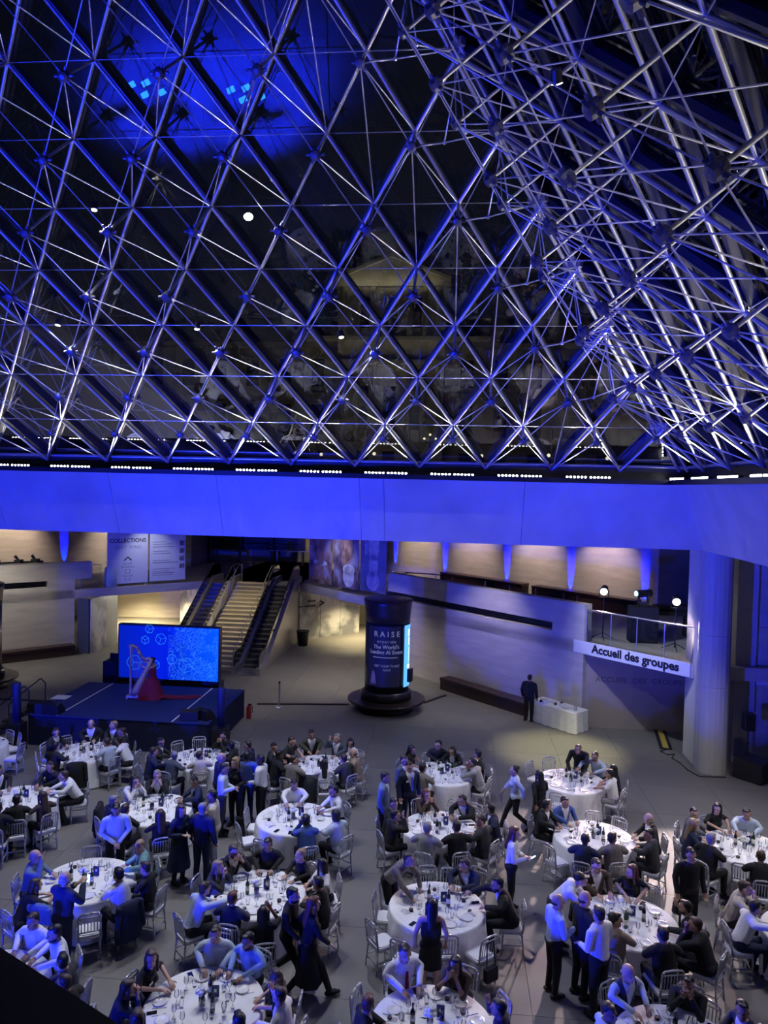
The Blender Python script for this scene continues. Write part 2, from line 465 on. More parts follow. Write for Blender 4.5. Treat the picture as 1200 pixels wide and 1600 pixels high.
 (17.29, 13.07, 160, 'turn', 0, 'dress', 'black', 'black', 'long', 'black', 'l', 12, 'black dress, far side', {}),
 (17.91, 12.93, -159, 'reach', 0, 'shirt', 'lightblue', 'black', 'short', 'black', 'm', 12, 'light blue shirt, far right', {}),
 (16.59, 11.35, 51, 'sit', 0, 'suit', 'black', 'black', 'short', 'grey', 'l', 12, 'dark suit, back turned, near left', {}),
 (17.39, 10.81, 10, 'sit', 0, 'suit', 'black', 'black', 'short', 'brown', 'm', 12, 'dark suit, back turned, near right', {}),
 (15.68, 9.79, 170, 'stand', 0, 'sweater', 'black', 'black', 'short', 'black', 'm', 0, 'black server outfit, standing with a wine bottle', {'o': '1'}),
 (2.94, 8.66, 77, 'raise', 0, 'shirt', 'steel', 'black', 'bald', 'grey', 'l', 13, 'blue shirt, drinking', {}),
 (4.74, 9.34, -118, 'turn', 1, 'suit', 'teal', 'black', 'short', 'blond', 'l', 13, 'jacket coloured as teal-lit, far right', {}),  # teal light falling on this jacket is put into its fabric colour
 (5.16, 8.63, -79, 'sit', 0, 'sweater', 'black', 'black', 'short', 'brown', 'l', 13, 'black top, right end', {}),
 (4.82, 8.22, -55, 'sit', 0, 'shirt', 'white', 'black', 'short', 'black', 'm', 13, 'white shirt, back turned, jacket on chair', {}),
 (3.37, 7.95, 28, 'lean', 0, 'dress', 'black', 'black', 'long', 'brown', 'l', 13, 'black dress, left end', {}),
 (4.26, 7.35, 20, 'phone', 0, 'suit', 'navy', 'navy', 'bald', 'white', 'l', 0, 'navy suit, standing, photographing with phone', {'p': '2'}),
 (6.68, 9.46, 131, 'chin', 0, 'suit', 'black', 'black', 'short', 'brown', 'l', 14, 'dark jacket, hands at chin, far left', {'b': '1'}),
 (7.27, 9.84, 176, 'sit', 0, 'sweater', 'black', 'black', 'short', 'black', 'm', 14, 'black sweater, far side, hands on cloth', {}),
 (8.0, 9.57, -136, 'sit', 0, 'sweater', 'black', 'black', 'bun', 'blond', 'l', 14, 'black sweater, far right, upright', {}),
 (8.48, 9.32, -111, 'turn', 0, 'shirt', 'white', 'black', 'long', 'black', 'l', 14, 'white top, far right', {}),
 (6.51, 8.98, 97, 'chin', 0, 'sweater', 'charcoal', 'black', 'long', 'blond', 'l', 14, 'charcoal top, left', {}),
 (6.55, 8.09, 45, 'reach', 0, 'shirt', 'lightblue', 'black', 'short', 'brown', 'l', 14, 'pale blue shirt, left end', {}),
 (7.15, 7.83, 11, 'sit', 0, 'suit', 'navy', 'black', 'short', 'auburn', 'l', 14, 'navy jacket, back turned', {}),
 (7.8, 7.47, -18, 'raise', 0, 'dress', 'black', 'black', 'long', 'black', 'm', 14, 'black top, back turned, hand up', {}),
 (8.56, 8.51, -73, 'sit', 0, 'suit', 'black', 'black', 'short', 'black', 'm', 14, 'black suit, right end', {}),
 (8.34, 7.4, 100, 'walk', 0, 'sweater', 'black', 'black', 'short', 'black', 'l', 0, 'black server outfit, white sneakers, walking right', {'b': '1', 'k': 'white'}),
 (8.74, 7.18, 60, 'walk', 0, 'dress', 'black', 'black', 'long', 'auburn', 'l', 0, 'dark dress, walking behind the server', {}),
 (10.23, 9.23, 122, 'bend', 0, 'sweater', 'taupe', 'black', 'short', 'brown', 'l', 15, 'taupe sweater, standing and leaning on the cloth', {}),
 (11.29, 9.65, -147, 'lean', 0, 'suit', 'navy', 'black', 'short', 'brown', 'l', 15, 'navy suit, white shirt, far right', {}),
 (11.9, 8.94, -93, 'reach', 0, 'suit', 'black', 'black', 'short', 'black', 'm', 15, 'black shirt, arms on cloth', {'b': '1'}),
 (10.71, 7.46, -5, 'stand', 0, 'minidress', 'black', 'skin', 'long', 'black', 'l', 0, 'short black dress, white sneakers', {'k': 'white'}),
 (13.45, 9.01, 99, 'bend', 0, 'shirt', 'white', 'black', 'cap', 'black', 'l', 16, 'white shirt, black cap, leaning over', {}),
 (13.9, 9.83, 157, 'sit', 0, 'suit', 'brown', 'black', 'short', 'brown', 'l', 16, 'brown jacket, white badge, far side', {'w': '1'}),
 (14.56, 9.8, -164, 'turn', 0, 'dress', 'black', 'black', 'long', 'auburn', 'l', 16, 'black dress, far right', {}),
 (15.23, 8.63, -75, 'raise', 0, 'suit', 'black', 'black', 'short', 'black', 'm', 16, 'black suit, fist raised', {'b': '1'}),
 (15.26, 8.15, -53, 'chin', 0, 'suit', 'black', 'black', 'short', 'brown', 'm', 16, 'black suit, hands clasped, right end', {}),
 (14.58, 7.67, -13, 'sit', 0, 'suit', 'black', 'black', 'short', 'black', 'm', 16, 'black suit, back turned, nearest chair', {}),
 (13.88, 7.97, 25, 'turn', 0, 'sweater', 'tan', 'grey', 'short', 'black', 'm', 16, 'tan sweater, back turned', {}),
 (12.87, 7.81, 70, 'talk', 0, 'shirt', 'lightblue', 'black', 'bald', 'brown', 'l', 0, 'pale blue shirt, brown shoes, standing', {'k': 'brown'}),
 (13.33, 7.83, 60, 'talk', 0, 'suit', 'black', 'black', 'bald', 'brown', 'l', 0, 'black suit, standing between pale shirts', {}),
 (13.46, 7.39, -40, 'talk', 0, 'sweater', 'white', 'black', 'short', 'brown', 'l', 0, 'white sweater, black trousers, back turned, standing', {}),
 (7.19, 6.7, 171, 'sit', 0, 'shirt', 'lightblue', 'black', 'short', 'black', 'l', 17, 'pale shirt, far left, looking right', {}),
 (7.76, 6.61, -154, 'sit', 0, 'shirt', 'skyblue', 'black', 'short', 'black', 'm', 17, 'sky blue shirt, badge', {'b': '1', 'w': '1'}),
 (8.4, 5.9, -93, 'turn', 0, 'dress', 'black', 'black', 'long', 'brown', 'l', 17, 'dark top, right', {}),
 (8.55, 5.46, -80, 'raise', 0, 'shirt', 'white', 'black', 'short', 'brown', 'l', 17, 'white shirt, back turned, hand raised', {}),
 (6.41, 5.98, 104, 'turn', 0, 'dress', 'black', 'black', 'long', 'brown', 'l', 17, 'black dress, white badge, far left', {'w': '1'}),
 (6.31, 5.39, 71, 'chin', 0, 'sweater', 'navy', 'black', 'long', 'brown', 'l', 17, 'navy top, left end', {}),
 (6.73, 4.74, 31, 'turn', 1, 'sweater', 'charcoal', 'black', 'long', 'brown', 'l', 17, 'charcoal top, near left', {}),
 (8.13, 4.85, -41, 'sit', 0, 'suit', 'black', 'black', 'short', 'black', 'm', 17, 'dark suit, cut by the bottom edge', {}),
 (10.32, 6.59, 151, 'sit', 0, 'shirt', 'white', 'black', 'short', 'brown', 'l', 18, 'white shirt, red tie, facing camera', {'t': 'red'}),
 (11.12, 6.52, -157, 'chin', 0, 'dress', 'brown', 'black', 'long', 'black', 'm', 18, 'dark dress, hand at cheek', {}),
 (9.88, 5.43, 71, 'turn', 1, 'suit', 'black', 'black', 'short', 'auburn', 'l', 18, 'black suit, left', {}),
 (11.73, 5.57, -79, 'raise', 0, 'sweater', 'navy', 'black', 'short', 'black', 'm', 18, 'navy sweater, hand at mouth, right', {}),
 (13.78, 6.56, 147, 'sit', 0, 'vest', 'navy', 'black', 'bald', 'grey', 'l', 19, 'navy waistcoat over pale shirt', {}),
 (14.65, 6.51, -156, 'chin', 0, 'sweater', 'black', 'black', 'short', 'black', 'm', 19, 'black sweater, head on hand', {}),
 (15.24, 5.97, -103, 'turn', 1, 'suit', 'navy', 'black', 'short', 'black', 'm', 19, 'navy suit, right end', {}),
 (13.31, 5.65, 84, 'turn', 0, 'shirt', 'lightblue', 'black', 'short', 'brown', 'm', 19, 'pale blue shirt, near left', {}),
 (16.58, 9.43, 118, 'chin', 0, 'suit', 'cream', 'black', 'short', 'brown', 'l', 20, 'cream jacket, hands at face', {}),
 (16.53, 8.81, 86, 'reach', 0, 'shirt', 'white', 'navy', 'short', 'black', 'm', 20, 'white shirt, arms forward', {}),
 (4.04, 6.69, -170, 'sit', 0, 'shirt', 'white', 'black', 'short', 'brown', 'm', 21, 'white shirt, far left behind parapet', {}),
 (4.62, 6.34, -128, 'sit', 0, 'shirt', 'white', 'black', 'short', 'black', 'm', 21, 'white shirt, head bowed, beside black parapet', {'b': '1'}),
 (5.07, 5.77, -91, 'turn', 0, 'suit', 'charcoal', 'black', 'short', 'black', 'm', 21, 'dark jacket, head turned, beside black parapet', {}),
 (5.34, 5.32, -74, 'sit', 0, 'suit', 'black', 'black', 'short', 'brown', 'm', 21, 'dark jacket, back turned, beside black parapet', {}),
 (13.9, 23.13, 25, 'stand', 0, 'suit', 'black', 'black', 'short', 'black', 'm', 0, 'black suit, back turned, at the buffet table', {}),
]
CHAIRS=[
 (-0.63, 16.33, 128, 1, '', 'empty chair behind'),
 (0.79, 14.33, -17, 1, 'black', 'black jacket'),
 (-2.53, 16.55, -156, 2, '', 'far'),
 (-2.08, 16.33, -132, 2, '', 'right'),
 (-1.52, 15.5, -90, 2, '', 'near'),
 (-0.69, 14.84, 59, 1, '', 'empty on the left'),
 (3.34, 16.9, 159, 3, '', 'empty, before the stage front'),
 (2.83, 16.43, 132, 3, '', 'empty, left of pair'),
 (7.22, 14.39, 6, 4, 'charcoal', 'charcoal coat'),
 (6.16, 12.18, 90, 7, '', 'far left'),
 (6.2, 11.37, 55, 7, '', 'left'),
 (6.9, 10.74, 17, 7, '', 'near left'),
 (8.38, 12.8, -121, 7, '', 'right'),
 (10.36, 16.66, 159, 8, '', 'far'),
 (11.92, 15.56, -93, 8, '', 'right'),
 (11.14, 13.44, -165, 9, '', 'far'),
 (11.61, 12.94, -133, 9, '', 'far right'),
 (13.24, 16.4, 130, 10, '', 'left'),
 (13.85, 16.85, 162, 10, '', 'far left'),
 (13.73, 14.26, 25, 10, '', 'near'),
 (14.48, 13.27, -171, 11, '', 'far'),
 (15.04, 13.01, -139, 11, '', 'far right'),
 (13.18, 11.39, 55, 11, '', 'left'),
 (3.45, 9.92, 158, 13, '', 'far'),
 (4.6, 7.57, -29, 13, '', 'nearest'),
 (3.61, 7.69, 12, 13, 'steel', 'pale blue jacket'),
 (7.15, 7.57, 8, 14, '', 'near left'),
 (9.74, 9.51, 121, 15, '', 'far left'),
 (9.59, 8.92, 92, 15, '', 'left'),
 (9.63, 8.0, 53, 15, '', 'near left'),
 (10.19, 7.51, 24, 15, '', 'nearest left'),
 (11.0, 7.76, -11, 15, '', 'nearest'),
 (11.72, 7.82, -41, 15, 'bag', 'dark bag'),
 (10.56, 10.1, 169, 15, '', 'far'),
 (11.03, 10.04, -168, 15, '', 'far right'),
 (14.98, 9.99, -148, 16, '', 'far right'),
 (14.62, 7.56, -14, 16, '', 'nearest'),
 (9.6, 6.2, 110, 18, '', 'left'),
 (11.88, 6.34, -119, 18, '', 'right'),
 (2.65, 11.87, 76, 6, 'black', 'black coat'),
 (17.15, 11.11, 24, 12, '', 'nearest'),
 (14.99, 6.63, -142, 19, '', 'right'),
]

# ------------------------------------------------------------------ the glass pyramid: two faces in view
FN = Vector((0, -1 / HALF, -1 / APEX)).normalized()     # inward normal of the far face
def far_node(n, j):
    return Vector((HALF - n * UNIT, HALF - j * HALF / 18, j * APEX / 18))
def depth_at(n, j):
    d = min(j, (n - j / 2) * 2, (18 - n - j / 2) * 2)
    return {0: 0.0, 1: 0.7, 2: 1.15, 3: 1.45}.get(int(round(d)), 1.58)
OFF = 0.20     # chord tubes lie this far inside the glass

NODE_MESH = None
def pyramid_face(name, swap, label, nmax=18):
    global NODE_MESH
    S = (lambda p: Vector((p.y, p.x, p.z))) if swap else (lambda p: p)
    nrm = S(FN)
    P = lambda n, j: S(far_node(n, j))
    Q = lambda n, j: P(n, j) + nrm * OFF
    I = lambda n, j: P(n, j) + nrm * (OFF + depth_at(n, j))
    root = empty(name)
    tag(root, label, 'glass wall', kind='structure')
    def pane(pts):
        c = sum(pts, Vector()) / len(pts)
        pts = [c + (p - c) * 0.975 for p in pts]
        k = len(pts)
        mb = MB().add([p - nrm * 0.10 for p in pts] + [p - nrm * 0.075 for p in pts],
                      [tuple(range(k)), tuple(range(2 * k - 1, k - 1, -1))] + [(i, k + i, k + (i + 1) % k, (i + 1) % k) for i in range(k)])
        mb.obj('pane', M_PANE, root)
    for j in range(1, 18):
        for t in range(0, 18 - j):
            n = j / 2 + t + 0.5      # lozenge whose side corners lie on row j
            pane([P(n, j - 1), P(n - 0.5, j), P(n, j + 1), P(n + 0.5, j)])
    for t in range(18):
        pane([P(t, 0), P(t + 0.5, 1), P(t + 1, 0)])
    for k in range(1, 18):
        for A, B in (((k, 0), (k / 2, k)), ((k, 0), (k + (18 - k) / 2, 18 - k))):
            MB().bar(P(*A), P(*B), 0.075, 0.16, nrm).obj('mullion', M_MULLION, root)
            put('chord_tube', UNIT_ROD, root, matrix=rod_matrix(Q(*A), Q(*B), 0.043))
    for j in range(1, 17):
        put('tie_rod', UNIT_ROD, root, matrix=rod_matrix(Q(j / 2, j), Q(18 - j / 2, j), 0.011))
    if NODE_MESH is None:
        mb = MB()
        mb.lathe([(0.05, -0.11), (0.105, -0.09), (0.12, 0), (0.105, 0.09), (0.05, 0.11)], 8)
        for i in range(6):
            t = i * math.pi / 3
            mb.tube((0.09 * math.cos(t), 0.09 * math.sin(t), 0), (0.19 * math.cos(t), 0.19 * math.sin(t), 0), 0.032, n=6)
        NODE_MESH = mb.mesh('truss_node', M_NODE)
    for j in range(1, 17):
        for t in range(1, 18 - j):
            n = j / 2 + t
            put('strut', UNIT_ROD, root, matrix=rod_matrix(Q(n, j), I(n, j), 0.034))
            q = nrm.to_track_quat('Z', 'Y').to_matrix().to_4x4()
            sc = 0.62 + 0.38 * min(1.0, depth_at(n, j) / 1.5)
            put('truss_node', NODE_MESH, root, matrix=Matrix.Translation(I(n, j)) @ q @ Matrix.Scale(sc, 4))
    for k in range(1, 18):
        for fam in (0, 1):
            J = k if fam == 0 else 18 - k
            pos = (lambda j, k=k: (k - j / 2, j)) if fam == 0 else (lambda j, k=k: (k + j / 2, j))
            pts = [Q(*pos(0))] + [I(*pos(j)) for j in range(1, J)] + [Q(*pos(J))]
            MB().path(pts, 0.013, 5).obj('lower_cable', M_CABLE, root)
            mb = MB()
            for j in range(1, J):
                mb.tube(I(*pos(j)), Q(*pos(j - 1)), 0.014, n=5)
            if mb.v:
                mb.obj('diagonal_cable', M_CABLE, root)
    # upright rods and junctions one lozenge in from each ridge
    for side in (0, 1):
        for j in range(2, 14):
            f = (lambda n, j: (n, j)) if side == 0 else (lambda n, j: (18 - n, j))
            n = 1 + j / 2
            a = I(*f(n, j))
            put('hanger_rod', UNIT_ROD, root, matrix=rod_matrix(a, Q(*f(n, j - 2)), 0.016))
            along = (P(*f(j / 2, j)) - P(*f(n, j)))
            jn = a + along * 0.34 - nrm * 0.25
            mb = MB().tube(a, jn, 0.022, n=6)
            mb.tube(jn, P(*f(j / 2, j)) + nrm * OFF, 0.016, n=6)
            mb.tube(jn, P(*f((j + 1) / 2, j + 1)) + nrm * OFF, 0.016, n=6)
            mb.ball(jn, 0.045, 8, 6)
            mb.obj('ridge_tie', M_CABLE, root, True)
    return root

face_far = pyramid_face('window_1', False, 'far face of lozenge glass with steel trusses and cables')
face_right = pyramid_face('window_2', True, 'right face of lozenge glass seen at a steep angle')
ridge = empty('trim_1')
tag(ridge, 'sloping steel corner ridge between the two glass faces', 'ridge beam', kind='structure')
c0, c1 = Vector((HALF, HALF, 0)), Vector((0, 0, APEX))
MB().bar(c0, c1, 0.22, 0.22, (-1, -1, 0)).obj('ridge_box', M_MULLION, ridge)
inn = Vector((-1, -1, -0.5)).normalized()
for s in (-1, 1):
    sh = Vector((1, -1, 0)).normalized() * 0.13 * s
    put('ridge_tube', UNIT_ROD, ridge, matrix=rod_matrix(c0 + inn * 0.24 + sh, c1 + inn * 0.24 + sh, 0.05))
mb = MB()
for k in range(1, 17):
    p = c0.lerp(c1, k / 18)
    mb.cbox((0, 0, 0), (0.5, 0.14, 0.16), Matrix.Translation(p + inn * 0.22) @ Vector((1, -1, 0)).to_track_quat('X', 'Z').to_matrix().to_4x4())
mb.obj('ridge_clamp', M_STEEL2, ridge)

# sill carrying the LED bars
sill = empty('trim_2')
tag(sill, 'black metal sill and blue tube at the foot of the glass', 'sill', kind='structure')
for sw in (0, 1):
    f = (lambda x, y, z: (y, x, z)) if sw else (lambda x, y, z: (x, y, z))
    def sbox(x0, x1, y0, y1, z0, z1, nm, m):
        p, q = f(x0, y0, 0), f(x1, y1, 0)
        MB().box(min(p[0], q[0]), max(p[0], q[0]), min(p[1], q[1]), max(p[1], q[1]), z0, z1).obj(nm, m, sill)
    sbox(-HALF, HALF + 0.3, HALF - 0.02, HALF + 0.35, -0.45, 0.06, 'sill_body', M_DARK)
    sbox(-HALF, HALF - 0.6, HALF - 0.62, HALF - 0.02, -0.48, -0.40, 'sill_tray', M_DARK)
    sbox(-HALF, HALF - 0.62, HALF - 0.66, HALF - 0.60, -0.50, -0.36, 'sill_lip', M_BLACKMETAL)
    put('sill_tube', UNIT_ROD, sill, matrix=rod_matrix(f(-HALF, HALF - 0.10, 0.02), f(HALF - 0.1, HALF - 0.10, 0.02), 0.055))

def led_bar(c, yaw, label, power, tgt, lit):
    r = empty('led_bar', c, yaw)
    tag(r, label, 'light', 'white LED bars along the foot of the glass')
    b = MB().box(-0.64, 0.64, -0.06, 0.06, -0.05, 0.03)
    b.box(-0.55, -0.47, -0.03, 0.03, -0.09, -0.05).box(0.47, 0.55, -0.03, 0.03, -0.09, -0.05)
    bevel(b.obj('housing', M_BLACKMETAL, r), 0.012)
    lens = MB()
    for i in range(12):
        x = -0.60 + i * 0.105 + (0.045 if i > 5 else 0)
        lens.ball((x, -0.055, 0.005), (0.036, 0.022, 0.026), 8, 6)
    lens.obj('lens', M_LED, r, True)['kind'] = 'stuff'
    if lit:
        light('AREA', 'led_bar_light', (c[0], c[1], c[2] + 0.06), (1.0, 0.93, 0.76), power, tgt, 1.1, 0.12, spread=50)
for t in range(0, 15):
    x = HALF - (t + 0.5) * UNIT
    if t == 0:
        continue
    led_bar((x, HALF - 0.52, -0.33), 0, 'LED bar below the far glass, number %d from the corner' % t, 21, (x, HALF - 6.2, 9.5), True)
for t in range(0, 12):
    y = HALF - (t + 0.5) * UNIT
    led_bar((HALF - 0.52, y, -0.33), -math.pi / 2, 'LED bar below the right glass, number %d from the corner' % (t + 1), 50, (HALF - 6.2, y, 9.5), t > 0)

# small spotlights fixed to the trusses
def truss_lamp(p, tgt, label, power, strength, rad=0.07, angle=95, color=WHITE):
    r = empty('truss_spotlight', p)
    tag(r, label, 'light', 'white spotlights fixed to the trusses')
    d = (Vector(tgt) - Vector(p)).normalized()
    MB().tube(-d * 0.16, d * 0.0, 0.07, 0.085, n=12).obj('lamp_housing', M_BLACKMETAL, r)
    MB().tube(d * 0.002, d * 0.012, rad, n=12).obj('lens', emis('lamp_lens_%d' % strength, (1.0, 0.97, 0.9), strength), r)
    MB().tube((0, 0, 0.0), -d * 0.1 + Vector((0, 0.22, 0.2)), 0.015, n=6).obj('bracket', M_BLACKMETAL, r)
    if power:
        light('SPOT', 'truss_spotlight_beam', Vector(p) + d * 0.03, color, power, tgt, 0.09, angle=angle, blend=0.9)

# ------------------------------------------------------------------ concrete rim below the glass
Z0, Z1 = -0.48, -2.45
def band(name, swap, label, cuts):
    r = empty(name)
    tag(r, label, 'wall', kind='structure')
    f = (lambda x, y, z: (y, x, z)) if swap else (lambda x, y, z: (x, y, z))
    def e(x, k):      # rim flares outward as it goes down
        return x + (0.88 * k if abs(x - (HALF - 0.1)) < 1e-6 else (-0.88 * k if abs(x + HALF - 0.1) < 1e-6 else 0))
    for a, b in zip(cuts, cuts[1:]):
        g = 0.006
        a2, b2 = a + (g if a != cuts[0] else 0), b - (g if b != cuts[-1] else 0)
        y0, y1 = HALF - 0.1, HALF + 0.78
        vs = [(e(a2, 0), y0, Z0), (e(b2, 0), y0, Z0), (e(b2, 1), y1, Z1), (e(a2, 1), y1, Z1),
              (e(a2, 0), y0 + 1.2, Z0), (e(b2, 0), y0 + 1.2, Z0), (e(b2, 1), y1 + 0.5, Z1), (e(a2, 1), y1 + 0.5, Z1)]
        MB().add([f(*v) for v in vs], [(0, 1, 2, 3), (7, 6, 5, 4), (0, 4, 5, 1), (1, 5, 6, 2), (2, 6, 7, 3), (3, 7, 4, 0)]).obj('concrete_panel', M_CONCRETE, r)
    return r
h = HALF - 0.1
band('wall_far', False, 'blue-lit concrete rim below the far glass', [-h, -11.8, -7.9, -3.9, 0.0, 3.5, 8.0, 8.75, 13.0, h])
band('wall_right', True, 'blue-lit concrete rim on the right side', [-h, -11.8, -7.9, -3.9, 0, 3.9, 7.9, 11.8, h])
b3 = empty('wall_left')
tag(b3, 'blue-lit concrete rim on the left side of the hall', 'wall', kind='structure')
MB().add([(-h, -h, Z0), (-h, h, Z0), (-h - 0.88, h + 0.88, Z1), (-h - 0.88, -h, Z1), (-h - 1.2, -h, Z0), (-h - 1.2, h, Z0), (-h - 1.4, h + 0.88, Z1), (-h - 1.4, -h, Z1)],
         [(0, 3, 2, 1), (4, 5, 6, 7), (0, 1, 5, 4), (1, 2, 6, 5), (2, 3, 7, 6), (3, 0, 4, 7)]).obj('concrete_panel', M_CONCRETE, b3)

# ceiling over the surrounding galleries
ce = empty('ceiling')
tag(ce, 'concrete ceiling of the galleries around the hall', 'ceiling', kind='structure')
q = HALF + 0.92
MB().box(-45, 45, q, 62, Z1, Z1 + 0.5).obj('ceiling_slab', M_CONCRETE, ce)
MB().box(q, 45, -25, q, Z1, Z1 + 0.5).obj('ceiling_slab', M_CONCRETE, ce)
MB().box(-45, -q, -25, q, Z1, Z1 + 0.5).obj('ceiling_slab', M_CONCRETE, ce)

# ------------------------------------------------------------------ floor: stone tiles
fl = MB().box(-45, 45, -25, 62, FLOOR - 0.3, FLOOR - 0.02).obj('floor', M_GROUT)
tag(fl, 'pale polished stone floor of the hall', 'floor', kind='structure')
TS = 2.07
tile_mesh = MB().box(0.004, TS - 0.004, 0.004, TS - 0.004, -0.02, 0).mesh('tile', M_FLOOR)
for i in range(-8, 11):
    for k in range(1, 16):
        put('tile', tile_mesh, fl, loc=(i * TS, k * TS + 1.0, FLOOR))
ap = MB()
ap.box(-45, 45, -25, TS + 0.996, FLOOR - 0.02, FLOOR).box(-45, 45, 16 * TS + 1.004, 62, FLOOR - 0.02, FLOOR)
ap.box(-45, -8 * TS - 0.004, TS + 1, 16 * TS + 1, FLOOR - 0.02, FLOOR).box(11 * TS + 0.004, 45, TS + 1, 16 * TS + 1, FLOOR - 0.02, FLOOR)
ap.obj('outer_paving', M_FLOOR, fl)

# ------------------------------------------------------------------ gallery level
MZ = -6.25     # gallery floor
SL = -6.67     # underside
mz = empty('floor_gallery')
mz['kind'] = 'structure'
tag(mz, 'gallery floor slab around the hall', 'floor', kind='structure')
MB().prism([(2.45, 35.85), (18.7, 19.6), (40, 19.6), (40, 58), (-40, 58), (-40, 19.6), (-18.7, 19.6), (-2.45, 35.85)], SL, MZ).obj('gallery_slab', M_STONE, mz)

def diag_wall(name, sg, label):
    """stone wall at 45 degrees carrying the gallery parapet, with a long dark slot"""
    r = empty(name)
    tag(r, label, 'wall', kind='structure')
    X = lambda x, off=0.0: (sg * (x + off), 38.3 - x + off)
    def seg(xa, xb, d0, d1, z0, z1, nm='stone_course', m=M_STONE):
        A, B, C, D = X(xa, d0), X(xb, d0), X(xb, d1), X(xa, d1)
        poly = [A, B, C, D] if sg > 0 else [D, C, B, A]
        MB().prism(poly, z0, z1).obj(nm, m, r)
    zc = [FLOOR, -8.2, -7.1, -6.03]
    for k in range(3):
        xs = [7.85, 10.4, 13.0, 15.73] if k % 2 == 0 else [7.85, 9.1, 11.7, 14.3, 15.73]
        for a, b in zip(xs, xs[1:]):
            seg(a + 0.0015, b - 0.0015, 0, 0.32, zc[k] + 0.0015, zc[k + 1] - 0.0015)
    xs0 = 7.85 if sg > 0 else 8.75
    seg(xs0, 14.72, 0.22, 0.32, -6.03, -5.72, 'slot_back', M_DARK)
    if sg < 0:
        seg(7.85, 8.75, 0, 0.32, -6.03, -5.72)
    seg(14.72, 15.73, 0, 0.32, -6.03, -5.72)
    for a, b in ((7.85 if sg > 0 else 7.25, 11.0), (11.0, 15.73)):
        seg(a + 0.001, b - 0.001, 0, 0.32, -5.72, -4.86)
    return r
diag_wall('wall_gallery_right', 1, 'pale stone wall with long dark slot behind the kiosk')
diag_wall('wall_gallery_left', -1, 'pale stone wall with dark slot left of the stage')

# group reception: lintel, engraved recess wall, glass balustrade
LA, LB = Vector((15.73, 22.57)), Vector((18.62, 19.68))
ln = empty('sign_lintel')
tag(ln, 'white lintel sign reading Accueil des groupes', 'sign')
slab_along(LA + Vector((-0.5, 0.5)) * 0.6, LB, -0.02, 0.03, SL + 0.02, -6.20).obj('panel', M_WHITE, ln)
rd = (LB - LA).normalized()
nr = Vector((-rd.y, rd.x)) * -1
tp = (LA + LB) / 2 + nr * 0.03
wall_text('lettering', 'Accueil des groupes', 0.41, M_INK, (tp.x, tp.y, -6.53), (rd.x, rd.y, 0), ln, bold=0.014)
rw = empty('wall_reception')
tag(rw, 'smooth recessed wall engraved with reception lettering', 'wall', kind='structure')
MB().box(15.6, 23, 22.72, 23.0, FLOOR, SL).obj('recess_wall', mat('smooth_stone', (0.36, 0.31, 0.28), 0.5, 0, 0.06, 1.5), rw)
wall_text('engraving', 'ACCUEIL  DES  GROUPES', 0.27, mat('engraved', (0.12, 0.10, 0.10), 0.8), (16.22, 22.72, -7.69), (1, 0, 0), rw, align='LEFT', extrude=0.002, space=1.08)

def balustrade(A, B, z, label, h=1.05, posts=4, group=None):
    r = empty('glass_balustrade', (0, 0, 0))
    tag(r, label, 'railing', group)
    A, B = Vector(A), Vector(B)
    for k in range(posts):
        a, b = A.lerp(B, k / posts), A.lerp(B, (k + 1) / posts)
        slab_along(a.lerp(b, 0.02), a.lerp(b, 0.98), -0.008, 0.008, z + 0.04, z + h - 0.05).obj('glass_pane', M_GLASS, r)
        put('post', UNIT_ROD, r, matrix=rod_matrix((a.x, a.y, z), (a.x, a.y, z + h), 0.018))
    put('handrail', UNIT_ROD, r, matrix=rod_matrix((A.x, A.y, z + h), (B.x, B.y, z + h), 0.028))
    return r
balustrade(LA + Vector((0.1, 0.1)), LB + Vector((0.1, 0.1)), MZ, 'glass balustrade above the group reception sign', h=1.2)
balustrade((-7.7, 30.75), (-6.95, 31.5), MZ, 'short glass balustrade left of the white panels', h=1.2, posts=1)
balustrade((-2.6, 44.0), (2.6, 44.0), MZ, 'glass balustrade behind the escalator tops', posts=3)

# rear walls of the gallery
for sg, nm, lb in ((1, 'wall_rear_right', 'warm-lit stone wall with blue beams on the right gallery'), (-1, 'wall_rear_left', 'warm-lit stone wall at the back of the left gallery')):
    r = empty(nm)
    tag(r, lb, 'wall', kind='structure')
    xe = 19.75 if sg > 0 else 27
    n = 5
    for k in range(n):
        xa, xb = 6.5 + (xe - 6.5) * k / n, 6.5 + (xe - 6.5) * (k + 1) / n
        poly = [(sg * xa, 49 - xa), (sg * xb, 49 - xb), (sg * (xb + 0.25), 49.25 - xb), (sg * (xa + 0.25), 49.25 - xa)]
        MB().prism(poly if sg > 0 else poly[::-1], MZ, Z1).obj('stone_panel', M_STONE, r)
rr = MB().prism([(19.75, 29.25), (20.0, 29.0), (27, 36.0), (26.75, 36.25)], MZ, Z1).obj('wall_return', M_STONE)
tag(rr, 'dim stone return wall behind the gallery lamps', 'wall', kind='structure')
cb = MB().box(-8, 8, 47, 47.3, MZ, Z1).box(-6.6, -6.2, 42.4, 47, MZ, Z1).box(6.2, 6.6, 42.4, 47, MZ, Z1).obj('wall_rear_centre', M_STONE)
tag(cb, 'stone wall behind the top of the stairs', 'wall', kind='structure')

